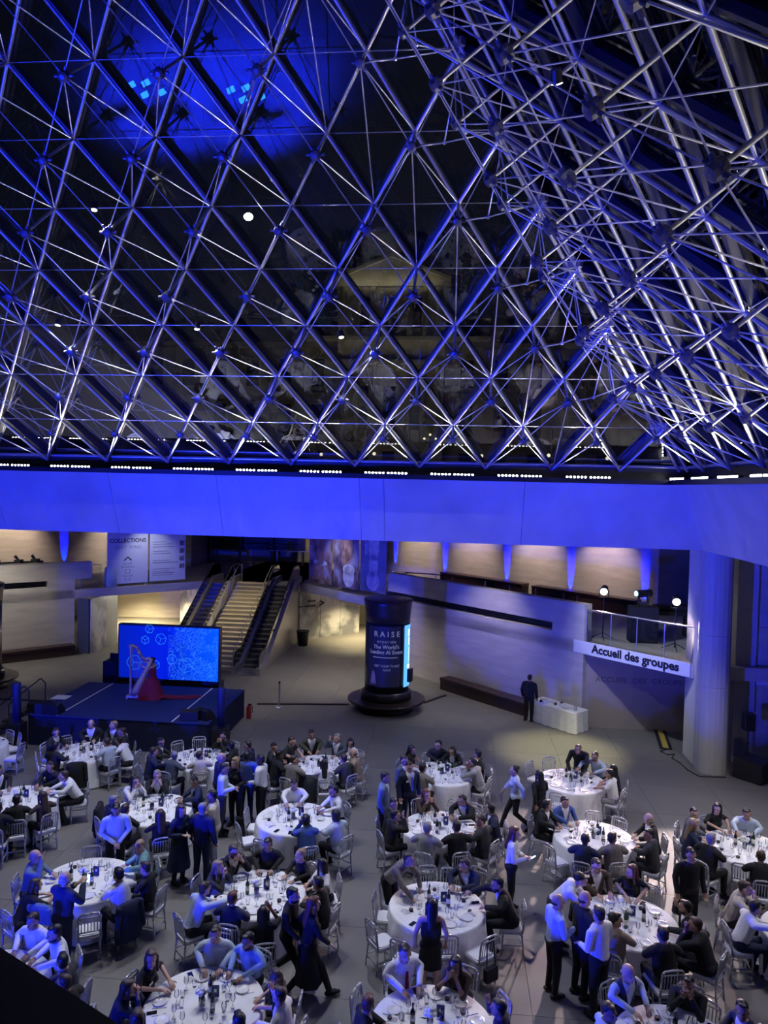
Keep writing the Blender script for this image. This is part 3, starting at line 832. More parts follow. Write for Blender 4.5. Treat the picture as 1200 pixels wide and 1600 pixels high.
# corner column and right pier
colm = empty('column_corner')
tag(colm, 'tall board-marked concrete corner column', 'column', kind='structure')
def rounded(cx, cy, w, d, r, n=4):
    pts = []
    for sx, sy, a in ((1, 1, 0), (-1, 1, 90), (-1, -1, 180), (1, -1, 270)):
        for k in range(n + 1):
            t = (a + 90 * k / n) * D2R
            pts.append((cx + sx * (w / 2 - r) + r * math.cos(t), cy + sy * (d / 2 - r) + r * math.sin(t)))
    return pts
M_BOARD = mat('board_marked_concrete', (0.46, 0.45, 0.43), 0.8, 0, 0.08, 14, 0.35, stretch=(1, 1, 0.04))
MB().prism(rounded(19.12, 19.05, 0.92, 0.92, 0.40), FLOOR, -6.7).obj('column_drum', M_BOARD, colm)
MB().prism(rounded(19.12, 19.05, 0.92, 0.92, 0.40), -6.692, -5.1).obj('column_drum', M_BOARD, colm)
MB().prism(rounded(19.12, 19.05, 0.92, 0.92, 0.40), -5.092, Z1).obj('column_drum', M_BOARD, colm)
MB().box(18.72, 19.0, 19.4, 20.5, FLOOR, Z1).obj('column_fin', M_CONCRETE, colm)
pr = empty('wall_pier')
tag(pr, 'blue-lit concrete pier behind the loudspeaker', 'wall', kind='structure')
MB().box(20.08, 20.72, 19.9, 20.6, FLOOR, Z1).obj('pier_block', M_CONCRETE, pr)
MB().box(20.73, 30, 20.0, 20.6, FLOOR, -5.0).obj('pier_block', M_STONE, pr)
MB().box(20.73, 30, 20.02, 20.6, -4.99, Z1).obj('pier_block', M_STONE, pr)
s2 = empty('sign_lintel')
tag(s2, 'white lintel sign cropped at the right edge, letter G', 'sign')
MB().box(20.76, 24, 19.92, 20.0, -6.85, -6.25).obj('panel', M_WHITE, s2)
wall_text('lettering', 'Groupes', 0.42, M_INK, (20.95, 19.915, -6.70), (1, 0, 0), s2, align='LEFT', bold=0.012)

# side walls below the gallery: dark jamb, cloud panels, lit corridors
M_SKYPRINT = mat('cloud_print', (0.42, 0.42, 0.43), 0.6)
nt = M_SKYPRINT.node_tree
tc = nt.nodes.new('ShaderNodeTexCoord'); ns = nt.nodes.new('ShaderNodeTexNoise'); rp = nt.nodes.new('ShaderNodeValToRGB')
ns.inputs['Scale'].default_value = 0.9; ns.inputs['Detail'].default_value = 7
rp.color_ramp.elements[0].position = 0.42; rp.color_ramp.elements[0].color = (0.20, 0.21, 0.23, 1)
rp.color_ramp.elements[1].position = 0.58; rp.color_ramp.elements[1].color = (0.55, 0.55, 0.55, 1)
nt.links.new(tc.outputs['Object'], ns.inputs['Vector']); nt.links.new(ns.outputs['Fac'], rp.inputs[0])
nt.links.new(rp.outputs[0], nt.nodes['Principled BSDF'].inputs['Base Color'])
for sg, side in ((-1, 'left'), (1, 'right')):
    r = empty('wall_corridor_' + side)
    tag(r, 'cloud-printed panels beside the %s corridor' % side, 'wall', kind='structure')
    def quad(p, q, t, z0, z1, nm, m):
        A, B = ((sg * p[0], p[1]), (sg * q[0], q[1]))
        slab_along(A, B, -t / 2, t / 2, z0, z1).obj(nm, m, r)
    M_NAVYP = mat('dark_blue_panel', (0.05, 0.06, 0.12), 0.5)
    quad((7.75, 30.62), (7.05, 30.42), 0.12, FLOOR, SL, 'jamb', M_NAVYP)
    quad((7.02, 30.45), (6.94, 31.95), 0.1, FLOOR, SL, 'cloud_panel', M_SKYPRINT)
    quad((6.94, 31.96), (7.0, 33.3), 0.1, FLOOR, SL, 'grey_panel', mat('grey_panel', (0.16, 0.17, 0.19), 0.5))
    for k in range(3):
        a, b = k / 3, (k + 1) / 3 - 0.006
        quad((2.46 + 3.0 * a, 35.72 + 2.9 * a), (2.46 + 3.0 * b, 35.72 + 2.9 * b), 0.08, FLOOR, SL, 'cloud_panel', M_SKYPRINT)
    quad((16, 39.6), (2.5, 41.6), 0.2, FLOOR, SL, 'end_wall', M_STONE)
    if sg > 0:
        rdir = Vector((3.0, 2.9, 0)).normalized()
        # right panel carries an arrow sign
        w = Vector((2.46, 35.72, 0)) + rdir * 1.05 + Vector((rdir.y, -rdir.x, 0)) * 0.045
        wall_text('sign_text', 'Musée', 0.20, M_INK, (w.x, w.y, -7.32), rdir, r, align='RIGHT', bold=0.006)
        wall_text('sign_text', 'avec réservation', 0.17, M_INK, (w.x, w.y, -7.58), rdir, r, align='RIGHT', bold=0.006)
        w2 = w + rdir * 0.42
        wall_text('sign_arrow', '>', 0.55, M_INK, (w2.x, w2.y, -7.62), rdir, r, bold=0.02)
        w3 = w + rdir * 0.1
        mbx = MB()
        for dx, dz, sx, sz in ((0.0, 0, 0.16, 0.02), (0.0, 0.26, 0.16, 0.02), (0, 0, 0.02, 0.28), (0.14, 0, 0.02, 0.28)):
            p = w3 + rdir * dx
            A = (p.x, p.y); B = (p.x + rdir.x * sx, p.y + rdir.y * sx)
            slab_along(A, B, -0.004, 0.004, -7.66 + dz, -7.66 + dz + sz, mbx)
        mbx.obj('sign_icon', M_INK, r)

# stairs between the escalators
N = 20
st = empty('stairs')
tag(st, 'wide stone stairs between the two escalators', 'stairs', kind='structure')
for k in range(N):
    y0 = 28.4 + k * 0.355
    z1 = FLOOR + (k + 1) * (MZ - FLOOR) / N
    MB().box(-0.98, 0.98, y0, y0 + 0.36, z1 - 0.16, z1 - 0.03).obj('riser', M_STONE, st)
    MB().box(-0.98, 0.98, y0 - 0.03, y0 + 0.36, z1 - 0.03, z1).obj('step', mat('stair_tread', (0.56, 0.52, 0.42), 0.5, 0, 0.08, 3), st)
MB().add([(-0.98, 28.7, FLOOR), (0.98, 28.7, FLOOR), (-0.98, 35.5, FLOOR), (0.98, 35.5, FLOOR), (-0.98, 35.5, MZ - 0.2), (0.98, 35.5, MZ - 0.2)],
         [(0, 1, 3, 2), (0, 4, 5, 1), (2, 3, 5, 4), (0, 2, 4), (1, 5, 3)]).obj('stair_core', M_STONE, st)
MB().box(-2.46, 2.46, 35.45, 47, SL, MZ).obj('stair_landing', M_STONE, st)

def escalator(xc, label):
    r = empty('escalator', (xc, 0, FLOOR))
    tag(r, label, 'escalator', 'pair of escalators')
    H = MZ - FLOOR
    prof = [(27.6, 0.0), (28.9, 0.02), (35.0, H), (36.6, H)]
    w = 0.46
    for s in (-1, 1):
        x0, x1 = (s * w, s * (w + 0.22)) if s > 0 else (s * (w + 0.22), s * w)
        vs, up = [], 0.34
        poly = [(27.6, 0)] + [(y, z + up) for y, z in prof] + [(36.6, H - 0.6), (36.6, 0)]
        n = len(poly)
        vs = [(x0, y, z) for y, z in poly] + [(x1, y, z) for y, z in poly]
        MB().add(vs, [tuple(range(n)), tuple(range(2 * n - 1, n - 1, -1))] + [(i, n + i, n + (i + 1) % n, (i + 1) % n) for i in range(n)]).obj('side_panel', M_STEEL2, r)
        xm = s * (w + 0.10)
        pts = [(27.75, 0.40), (28.0, 0.36), (28.95, 0.38), (35.0, H + 0.36), (36.4, H + 0.36)]
        top = [(27.75, 0.75), (28.0, 0.98), (28.9, 1.0), (34.9, H + 0.98), (36.2, H + 1.0), (36.5, H + 0.7)]
        bot = [(27.75, 0.36), (28.0, 0.36), (28.95, 0.36), (35.0, H + 0.34), (36.2, H + 0.34), (36.5, H + 0.36)]
        mb = MB()
        for k in range(5):
            mb.add([(xm - 0.008, *bot[k]), (xm - 0.008, *bot[k + 1]), (xm - 0.008, *top[k + 1]), (xm - 0.008, *top[k]),
                    (xm + 0.008, *bot[k]), (xm + 0.008, *bot[k + 1]), (xm + 0.008, *top[k + 1]), (xm + 0.008, *top[k])],
                   [(0, 1, 2, 3), (7, 6, 5, 4), (0, 4, 5, 1), (3, 2, 6, 7)])
        mb.obj('glass_side', M_GLASS, r)
        hp = [(xm, *bot[0])] + [(xm, *t) for t in top] + [(xm, *bot[5])]
        MB().path(hp, 0.035, 8).obj('handrail', M_RUBBER, r)
        put('edge_trim', UNIT_ROD, r, matrix=rod_matrix((s * (w + 0.02), 28.9, 0.36), (s * (w + 0.02), 35.0, H + 0.36), 0.025))
    for k in range(18):
        y = 28.9 + k * (6.1 / 18)
        z = (k + 1) * H / 18
        sm = MB().box(-w, w, y, y + 0.345, z - 0.20, z)
        o = sm.obj('step', mat('escalator_step', (0.10, 0.105, 0.12), 0.45, 0.6), r)
        MB().box(-w, w, y - 0.004, y + 0.02, z - 0.02, z + 0.004).obj('step_nosing', mat('step_nosing', (0.32, 0.33, 0.34), 0.4, 0.6), o)
    MB().box(-w, w, 27.6, 28.9, 0.0, 0.03).obj('landing_plate', M_STEEL2, r)
    MB().box(-w, w, 35.0, 36.6, H - 0.03, H + 0.01).obj('landing_plate', M_STEEL2, r)
escalator(-1.72, 'escalator behind the LED screen')
escalator(1.72, 'escalator beside the waste bin')
# stair handrails
for s, lb in ((-0.93, 'steel stair handrail beside the screen-side escalator'), (0.93, 'steel stair handrail beside the bin-side escalator')):
    r = empty('stair_handrail', (0, 0, 0))
    tag(r, lb, 'handrail')
    a, b = (s, 28.4, FLOOR + 0.95), (s, 35.3, MZ + 0.95)
    MB().path([(s, 28.1, FLOOR + 0.05), a, b, (s, 36.0, MZ + 0.95), (s, 36.0, MZ + 0.0)], 0.025, 8).obj('rail', M_STEEL2, r)
    for k in range(1, 5):
        y = 28.4 + 6.9 * k / 5
        z = FLOOR + 3.15 * k / 5
        put('post', UNIT_ROD, r, matrix=rod_matrix((s, y, z), (s, y, z + 0.95), 0.018))

# ------------------------------------------------------------------ viewer's parapet (black, lower left corner)
pw = empty('wall_belvedere')
tag(pw, 'black parapet corner close to the viewer', 'parapet', kind='structure')
A, B = Vector((9.96, -3.49)), Vector((10.32, -3.68))
d = (B - A).normalized()
A2, B2 = A - d * 1.6, B + d * 0.9
o = slab_along(A2, B2, -0.34, 0.0, -1.95, -1.75).obj('parapet_cap', mat('black_lacquer', (0.008, 0.008, 0.009), 0.6, spec=0.1), pw)
slab_along(A2, B2, -0.30, -0.1, -2.9, -1.95).obj('parapet_wall', M_CONCRETE, pw)
MB().box(9.2, 13.5, -8.0, -4.2, -3.2, -2.9).obj('deck', M_CONCRETE, pw)
MB().box(10.6, 11.6, -6.9, -5.9, FLOOR, -3.2).obj('pillar', M_CONCRETE, pw)

# ------------------------------------------------------------------ round advertising kiosks
M_KIOSK = mat('kiosk_black', (0.014, 0.012, 0.014), 0.3)
M_BRONZE = mat('kiosk_bronze', (0.05, 0.035, 0.03), 0.3, 0.4)
def bend(me, R, a_c, z0):
    """wrap a flat text mesh round a cylinder; x -> angle about a_c"""
    for v in me.vertices:
        t = a_c + v.co.x / R
        r = R + v.co.z
        v.co = Vector((r * math.cos(t), r * math.sin(t), z0 + v.co.y))
def kiosk(cx, cy, label, face):
    r = empty('kiosk', (cx, cy, FLOOR))
    tag(r, label, 'kiosk', 'round advertising kiosks')
    MB().lathe([(1.05, 0), (1.05, 0.18), (0.9, 0.3)], 40).obj('plinth', M_KIOSK, r, True)
    bevel(MB().lathe([(0.85, 0.36), (1.50, 0.36), (1.52, 0.40), (1.50, 0.45), (0.85, 0.45)], 48).obj('bench_disc', M_BRONZE, r), 0.01)
    MB().lathe([(0.98, 0.45), (0.98, 0.72), (0.90, 0.80)], 40).obj('foot_ring', M_KIOSK, r, True)
    MB().lathe([(0.86, 0.30), (0.86, 3.45)], 40).obj('drum', M_KIOSK, r, True)
    MB().lathe([(0.87, 3.45), (0.88, 3.75), (0.93, 4.15), (0.95, 4.3), (0.9, 4.32)], 40).obj('crown', M_BRONZE, r, True)
    sc = emis('kiosk_poster', (0.006, 0.006, 0.03), 0.6)
    a0, a1 = face - 52, face + 38
    scr = MB().lathe([(0.872, 1.05), (0.872, 3.36)], 24, a0=a0, a1=a1).obj('poster', sc, r, True)
    ink = emis('poster_print', (0.30, 0.33, 0.70), 0.38)
    a = face * D2R
    for body, size, z, off, bold in (('R A I S E', 0.29, 2.98, 0.02, 0.004), ('8-9 JULY 2025', 0.125, 2.74, 0.02, 0), ("The World's", 0.20, 2.52, -0.0, 0.004),
                                     ('Leading AI Event', 0.20, 2.32, -0.0, 0.004), ('GET YOUR TICKET', 0.12, 1.82, 0.05, 0), ('NOW', 0.11, 1.67, 0.05, 0)):
        me = text_mesh('poster_text', body, size, ink, 'CENTER', 0.002, bold)
        bend(me, 0.876, a + off, z)
        put('poster_text', me, scr)
    ul = MB().lathe([(0.879, 2.17), (0.879, 2.20)], 20, a0=face - 35, a1=face + 30).obj('poster_rule', ink, scr)
    # violet face-like blot printed at lower left
    mb = MB()
    for k in range(10):
        t = (face - 40 + 1.6 * k) * D2R
        hgt = 0.55 * math.sin(math.pi * (k + 0.5) / 10) ** 0.6
        mb.lathe([(0.877, 1.12 + 0.05 * (k % 3)), (0.877, 1.12 + hgt)], 1, a0=face - 41 + 1.6 * k, a1=face - 39.6 + 1.6 * k)
    mb.obj('poster_picture', emis('poster_violet', (0.10, 0.08, 0.45), 0.5), scr)
    if cx < 0:
        return r
    ls = MB().lathe([(0.884, 1.0), (0.884, 3.38)], 10, a0=face + 50, a1=face + 84).obj('lit_screen', emis('lit_screen', (0.10, 0.38, 1.0), 1.6), r, True)
    wt = emis('screen_white', (0.9, 0.95, 1.0), 2.0)
    for z0, z1, b0, b1 in ((2.95, 3.2, 66, 74), (2.6, 2.9, 68, 72), (1.9, 2.5, 70, 71.5), (1.7, 1.85, 64, 76), (1.5, 1.62, 66, 74)):
        MB().lathe([(0.89, z0), (0.89, z1)], 4, a0=face + b0, a1=face + b1).obj('screen_mark', wt, ls)
    t = (face + 66) * D2R
    MB().cbox((0, 0, 0), (0.12, 0.26, 0.5), Matrix.Translation((1.0 * math.cos(t), 1.0 * math.sin(t), 1.45)) @ Matrix.Rotation(t, 4, 'Z')).obj('hand_unit', M_DARK, r)
    return r
kiosk(8.45, 23.8, 'black round advertising kiosk with bench ring in mid hall', -88)
kiosk(-8.45, 23.8, 'black round kiosk cut by the left frame edge', -75)

# ------------------------------------------------------------------ stage
stg = empty('stage', (0.3, 19.85, FLOOR))
tag(stg, 'low navy carpeted stage in front of the stairs', 'stage')
bevel(MB().box(-3.03, 3.03, -2.05, 2.05, 0.96, 1.0).obj('deck', M_NAVYCARPET, stg), 0.01)
for k in range(3):
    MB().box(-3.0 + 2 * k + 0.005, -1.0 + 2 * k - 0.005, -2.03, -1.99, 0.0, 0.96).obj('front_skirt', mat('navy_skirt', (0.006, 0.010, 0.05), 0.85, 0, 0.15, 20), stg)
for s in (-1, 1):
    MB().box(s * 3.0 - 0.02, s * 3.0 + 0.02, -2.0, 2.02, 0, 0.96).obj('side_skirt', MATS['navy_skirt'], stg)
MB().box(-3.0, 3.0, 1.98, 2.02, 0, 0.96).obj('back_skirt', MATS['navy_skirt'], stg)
for x in (-2.05, 1.80):
    MB().box(x - 0.025, x + 0.025, -2.0, 2.0, 1.0, 1.004).obj('white_tape', M_WHITE, stg)

def led_post(x, y, label):
    r = empty('pipe_post', (x, y, FLOOR))
    tag(r, label, 'post', 'navy posts at the stage corners')
    bevel(MB().box(-0.24, 0.24, -0.2, 0.2, 0, 0.92).obj('base_box', M_DARK, r), 0.02)
    bevel(MB().lathe([(0.2, 0.92), (0.2, 0.96)], 20).obj('collar', M_BLACKMETAL, r), 0.005)
    MB().lathe([(0.13, 0.96), (0.13, 2.15), (0.11, 2.18)], 20).obj('tube', mat('navy_tube', (0.01, 0.015, 0.08), 0.5), r, True)
led_post(-2.75, 17.25, 'navy post at the left front corner of the stage')
led_post(3.72, 17.85, 'navy post at the right front corner of the stage')

def wedge(x, y, rz, label):
    r = empty('stage_monitor', (x, y, FLOOR + 1.0), rz)
    tag(r, label, 'speaker', 'black stage monitors')
    p = [(-0.2, 0), (0.22, 0), (0.2, 0.12), (-0.02, 0.36), (-0.2, 0.3)]
    n = len(p)
    MB().add([(-0.29, y_, z) for y_, z in p] + [(0.29, y_, z) for y_, z in p], [tuple(range(n)), tuple(range(2 * n - 1, n - 1, -1))] + [(i, n + i, n + (i + 1) % n, (i + 1) % n) for i in range(n)]).obj('cabinet', M_DARK, r)
    MB().add([(-0.26, 0.21, 0.14), (0.26, 0.21, 0.14), (0.26, 0.0, 0.355), (-0.26, 0.0, 0.355)], [(0, 1, 2, 3)]).obj('grille', M_BLACKMETAL, r)
wedge(-2.55, 18.15, 0.1, 'wedge monitor at the left stage front')
wedge(-2.0, 18.1, -0.1, 'wedge monitor next to the left tape line')
wedge(2.6, 18.15, 0.1, 'wedge monitor at the right tape line')
wedge(3.0, 18.35, -0.5, 'wedge monitor at the right stage corner')

# LED screen
scn = empty('led_screen', (0.2, 22.35, FLOOR))
tag(scn, 'large blue LED screen with glowing cube drawings', 'screen')
m = bpy.data.materials.new('screen_picture')
m.use_nodes = True
nt = m.node_tree
b = nt.nodes['Principled BSDF']
tc = nt.nodes.new('ShaderNodeTexCoord'); sp = nt.nodes.new('ShaderNodeSeparateXYZ'); nt.links.new(tc.outputs['Object'], sp.inputs[0])
def node(t, **k):
    n = nt.nodes.new(t)
    for a, v in k.items():
        setattr(n, a, v)
    return n
def math_(op, a, b_=None):
    n = node('ShaderNodeMath', operation=op)
    for i, v in enumerate((a, b_)):
        if v is None:
            continue
        if isinstance(v, (int, float)):
            n.inputs[i].default_value = v
        else:
            nt.links.new(v, n.inputs[i])
    return n.outputs[0]
gx = math_('DIVIDE', math_('ADD', sp.outputs[0], 1.95), 3.9)      # 0..1 over the width
ramp = node('ShaderNodeValToRGB')
ramp.color_ramp.elements[0].color = (0.000, 0.012, 0.42, 1)
ramp.color_ramp.elements[1].color = (0.0, 0.10, 0.95, 1)
e2 = ramp.color_ramp.elements.new(0.5); e2.color = (0.0, 0.012, 0.75, 1)
nt.links.new(gx, ramp.inputs[0])
vor = node('ShaderNodeTexVoronoi', feature='DISTANCE_TO_EDGE')
vor.inputs['Scale'].default_value = 9.0
mpv = node('ShaderNodeMapping'); mpv.inputs['Rotation'].default_value = (0.3, 0.6, 0.4)
nt.links.new(tc.outputs['Object'], mpv.inputs[0]); nt.links.new(mpv.outputs[0], vor.inputs['Vector'])
vor2 = node('ShaderNodeTexVoronoi', feature='DISTANCE_TO_EDGE'); vor2.inputs['Scale'].default_value = 5.0
nt.links.new(tc.outputs['Object'], vor2.inputs['Vector'])
l1 = math_('LESS_THAN', vor.outputs['Distance'], 0.035)
l2 = math_('LESS_THAN', vor2.outputs['Distance'], 0.018)
nz = node('ShaderNodeTexNoise'); nz.inputs['Scale'].default_value = 2.2; nt.links.new(tc.outputs['Object'], nz.inputs['Vector'])
msk = math_('MULTIPLY', math_('GREATER_THAN', gx, 0.50), math_('GREATER_THAN', nz.outputs['Fac'], 0.42))
ln_ = math_('MULTIPLY', math_('MAXIMUM', l1, l2), math_('MULTIPLY', msk, 0.26))
mx = node('ShaderNodeMixRGB', blend_type='MIX')
mx.inputs[2].default_value = (0.10, 0.55, 1.0, 1)
nt.links.new(ln_, mx.inputs[0]); nt.links.new(ramp.outputs[0], mx.inputs[1])
nt.links.new(mx.outputs[0], b.inputs['Emission Color'])
b.inputs['Emission Strength'].default_value = 1.0
b.inputs['Base Color'].default_value = (0.005, 0.005, 0.01, 1)
bevel(MB().box(-2.0, 2.0, 0.0, 0.28, 1.05, 3.18).obj('cabinet', M_DARK, scn), 0.01)
pic = MB().box(-1.95, 1.95, -0.012, 0.0, 1.12, 3.13).obj('picture', m, scn)
MB().box(-2.0, 2.0, 0.0, 0.6, 0, 1.05).obj('riser_frame', M_DARK, scn)
cube_m = emis('cube_lines', (0.02, 0.22, 1.0), 1.0)
def hexcube(cx, cz, R, rot):
    mb = MB()
    P6 = [(cx + R * math.cos(rot + i * math.pi / 3), -0.02, cz + R * math.sin(rot + i * math.pi / 3)) for i in range(6)]
    for i in range(6):
        mb.tube(P6[i], P6[(i + 1) % 6], 0.009, n=4)
        if i % 2 == 0:
            mb.tube(P6[i], (cx, -0.02, cz), 0.007, n=4)
    mb.obj('drawn_cube', cube_m, pic)
for c in ((-1.35, 1.72, 0.30, 0.0), (-0.92, 2.60, 0.16, 0.5), (-0.30, 2.66, 0.22, 0.2), (-0.75, 3.03, 0.17, 0.1), (-0.5, 1.66, 0.17, 0.4), (0.15, 1.9, 0.2, 0.9), (0.7, 1.7, 0.3, 0.3)):
    hexcube(*c)

# stand with a laptop left of the screen
cs = empty('control_case', (-3.35, 25.2, FLOOR))
tag(cs, 'black flight case with open laptop left of the screen', 'case')
bevel(MB().box(-0.3, 0.3, -0.3, 0.3, 0.06, 1.05).obj('case_body', M_DARK, cs), 0.02)
for x in (-0.25, 0.25):
    MB().box(x - 0.04, x + 0.04, -0.28, -0.2, 0, 0.06).obj('caster', M_RUBBER, cs)
lp = tag(empty('laptop', (-3.35, 25.2, FLOOR + 1.05)), 'open dark laptop on the black flight case', 'laptop')
MB().box(-0.18, 0.18, -0.12, 0.12, 0, 0.02).obj('keyboard_deck', M_BLACKMETAL, lp)
MB().box(-0.18, 0.18, 0.12, 0.14, 0.01, 0.26).obj('lid', M_BLACKMETAL, lp)

# folding stage stair with black rails
sr = empty('stage_stair', (-3.75, 18.9, FLOOR))
tag(sr, 'black folding stage stair with tubular handrails', 'stair')
for k in range(3):
    MB().box(-0.55 + 0.28 * k, -0.2 + 0.28 * k, -0.45, 0.45, 0.22 + 0.25 * k, 0.27 + 0.25 * k).obj('tread', M_BLACKMETAL, sr)
for s in (-0.5, 0.5):
    MB().path([(-0.6, s, 0), (-0.62, s, 0.75), (-0.45, s, 0.95), (0.55, s, 1.75), (0.72, s, 1.6), (0.72, s, 0.8)], 0.022, 8).obj('handrail', M_BLACKMETAL, sr)
    MB().path([(-0.6, s, 0.1), (0.7, s, 0.95)], 0.02, 6).obj('stringer', M_BLACKMETAL, sr)
sheet = bevel(MB().box(-2.95, -2.4, 19.55, 20.05, FLOOR + 1.0, FLOOR + 1.012).obj('white_board', M_WHITE), 0.004)
tag(sheet, 'flat white sheet lying at the left stage edge', 'sheet')

# harp
hp = empty('harp', (-0.12, 20.15, FLOOR + 1.0), 0.05)
tag(hp, 'gilded concert harp with carved column on the stage', 'harp')
GOLD = mat('harp_gold', (0.62, 0.42, 0.28), 0.35, 0.6, 0.2, 30)
bevel(MB().prism([(-0.28, -0.2), (0.42, -0.16), (0.42, 0.16), (-0.28, 0.2)], 0.03, 0.14).obj('pedestal', GOLD, hp), 0.03, 3)
for x, y in ((-0.24, -0.16), (-0.24, 0.16), (0.36, -0.13), (0.36, 0.13)):
    MB().ball((x, y, 0.03), 0.045, 10, 6).obj('foot', GOLD, hp, True)
MB().lathe([(0.075, 0.14), (0.05, 0.2), (0.045, 0.35), (0.04, 1.45), (0.055, 1.5), (0.045, 1.55), (0.07, 1.75), (0.09, 1.86), (0.06, 1.9), (0.02, 1.93)], 16, c=(-0.18, 0, 0)).obj('column', GOLD, hp, True)
neck = [(-0.18, 0, 1.86), (-0.02, 0, 1.84), (0.1, 0, 1.66), (0.2, 0, 1.48), (0.33, 0, 1.38), (0.46, 0, 1.42), (0.56, 0, 1.38)]
nb = MB()
for a, b_ in zip(neck, neck[1:]):
    nb.tube(a, b_, 0.055, n=10)
for p in neck[1:]:
    nb.ball(p, 0.056, 10, 8)
nb.obj('neck', GOLD, hp, True)
sb = MB()
bot, topp = Vector((-0.02, 0, 0.14)), Vector((0.56, 0, 1.38))
for sgn in (1,):
    ax = (topp - bot)
    qn = ax.to_track_quat('Z', 'Y')
    rings = []
    for k in range(7):
        t = k / 6
        rr_ = 0.22 * (1 - t) + 0.06 * t
        rings.append([bot + ax * t + qn @ Vector((rr_ * math.cos(u * math.pi / 6), rr_ * 0.75 * math.sin(u * math.pi / 6), 0)) for u in range(12)])
    vs = [v for r_ in rings for v in r_]
    fs = [(k * 12 + i, k * 12 + (i + 1) % 12, (k + 1) * 12 + (i + 1) % 12, (k + 1) * 12 + i) for k in range(6) for i in range(12)] + [tuple(range(11, -1, -1)), tuple(range(72, 84))]
    sb.add(vs, fs)
sb.obj('soundbox', mat('spruce', (0.50, 0.36, 0.22), 0.4, 0, 0.15, 12), hp, True)
sg_ = MB()
for k in range(22):
    t = (k + 0.5) / 22
    lo = bot.lerp(topp, 0.08 + 0.86 * t) + Vector((-0.05, 0, 0))
    f = t * (len(neck) - 1) * 0.98
    i = int(f)
    hi = Vector(neck[i]).lerp(Vector(neck[min(i + 1, 6)]), f - i)
    sg_.tube(lo, hi, 0.003, n=4)
so = sg_.obj('string_course', M_CABLE, hp)
so['kind'] = 'stuff'

# ------------------------------------------------------------------ posters and panels hung on the gallery edge
def poster(xa, xb, zb, zt, sg, label, cat, m, name):
    A, B = (Vector((xa, 38.45 - xa)), Vector((xb, 38.45 - xb))) if sg > 0 else (Vector((-xa, 38.45 - xa)), Vector((-xb, 38.45 - xb)))
    r = empty(name)
    tag(r, label, cat)
    o = slab_along(A, B, -0.03, 0.0, zb, zt)
    o.obj('board', m, r)
    return r, A, B
def print_mat(name, base, blobs, scale):
    """printed stand-in picture: soft figure-like tones from noise and ellipses, no known artwork"""
    m = mat(name, base, 0.6)
    nt = m.node_tree
    tc = nt.nodes.new('ShaderNodeTexCoord')
    n = nt.nodes.new('ShaderNodeTexNoise'); n.inputs['Scale'].default_value = scale; n.inputs['Detail'].default_value = 3
    nt.links.new(tc.outputs['Object'], n.inputs['Vector'])
    r = nt.nodes.new('ShaderNodeValToRGB')
    els = r.color_ramp.elements
    els[0].position, els[0].color = 0.35, (*blobs[0], 1)
    els[1].position, els[1].color = 0.65, (*blobs[2], 1)
    e = els.new(0.5); e.color = (*blobs[1], 1)
    nt.links.new(n.outputs['Fac'], r.inputs[0])
    nt.links.new(r.outputs[0], nt.nodes['Principled BSDF'].inputs['Base Color'])
    return m
def relief(r, A, B, zc, shapes, m):
    """soft raised print shapes: (u 0..1 along, dz, ru, rz)"""
    d = (B - A)
    L = d.length
    d = d / L
    n = Vector((d.y, -d.x))
    for u, dz, ru, rz in shapes:
        mb = MB()
        c = A + d * (u * L) + n * 0.033
        vs = [(c.x + d.x * ru * math.cos(t) , c.y + d.y * ru * math.cos(t), zc + dz + rz * math.sin(t)) for t in [i * math.pi / 10 for i in range(20)]]
        mb.add([(v[0] - n.x * 0.004, v[1] - n.y * 0.004, v[2]) for v in vs] + vs, [tuple(range(20)), tuple(range(39, 19, -1))] + [(i, 20 + i, 20 + (i + 1) % 20, (i + 1) % 20) for i in range(20)])
        mb.obj('printed_shape', m, r)
pm1 = print_mat('print_rose', (0.3, 0.2, 0.2), ((0.10, 0.05, 0.07), (0.28, 0.16, 0.16), (0.42, 0.34, 0.38)), 1.6)
pm2 = print_mat('print_ochre', (0.3, 0.2, 0.2), ((0.08, 0.06, 0.10), (0.24, 0.15, 0.16), (0.38, 0.36, 0.44)), 1.4)
pm3 = print_mat('print_grey', (0.3, 0.3, 0.35), ((0.16, 0.17, 0.24), (0.22, 0.24, 0.33), (0.26, 0.28, 0.38)), 1.0)
skinp = mat('print_skin', (0.40, 0.22, 0.17), 0.6, 0, 0.3, 4)
palep = mat('print_marble', (0.62, 0.60, 0.58), 0.6, 0, 0.25, 5)
r, A, B = poster(3.05, 4.55, -6.02, -2.6, 1, 'tall rose-toned figure poster nearest the escalators', 'poster', pm1, 'gallery_poster')
relief(r, A, B, -4.3, ((0.52, 0.75, 0.52, 0.75), (0.5, -0.2, 0.42, 0.55), (0.35, -1.1, 0.6, 0.45)), skinp)
relief(r, A, B, -4.3, ((0.5, -0.62, 0.66, 0.16),), palep)
r, A, B = poster(4.67, 6.18, -6.0, -2.6, 1, 'tall ochre and white drapery poster, middle of three', 'poster', pm2, 'gallery_poster')
relief(r, A, B, -4.3, ((0.58, 0.55, 0.36, 0.9), (0.5, -0.2, 0.4, 0.5)), skinp)
relief(r, A, B, -4.3, ((0.62, -1.1, 0.48, 0.55), (0.62, -0.75, 0.5, 0.3)), palep)
r, A, B = poster(6.3, 7.72, -5.95, -2.6, 1, 'tall pale marble-toned poster right above the kiosk', 'poster', pm3, 'gallery_poster')
relief(r, A, B, -4.3, ((0.52, 0.6, 0.42, 0.75), (0.52, -0.35, 0.36, 0.6), (0.5, -1.1, 0.5, 0.5), (0.22, 0.5, 0.12, 0.35)), palep)

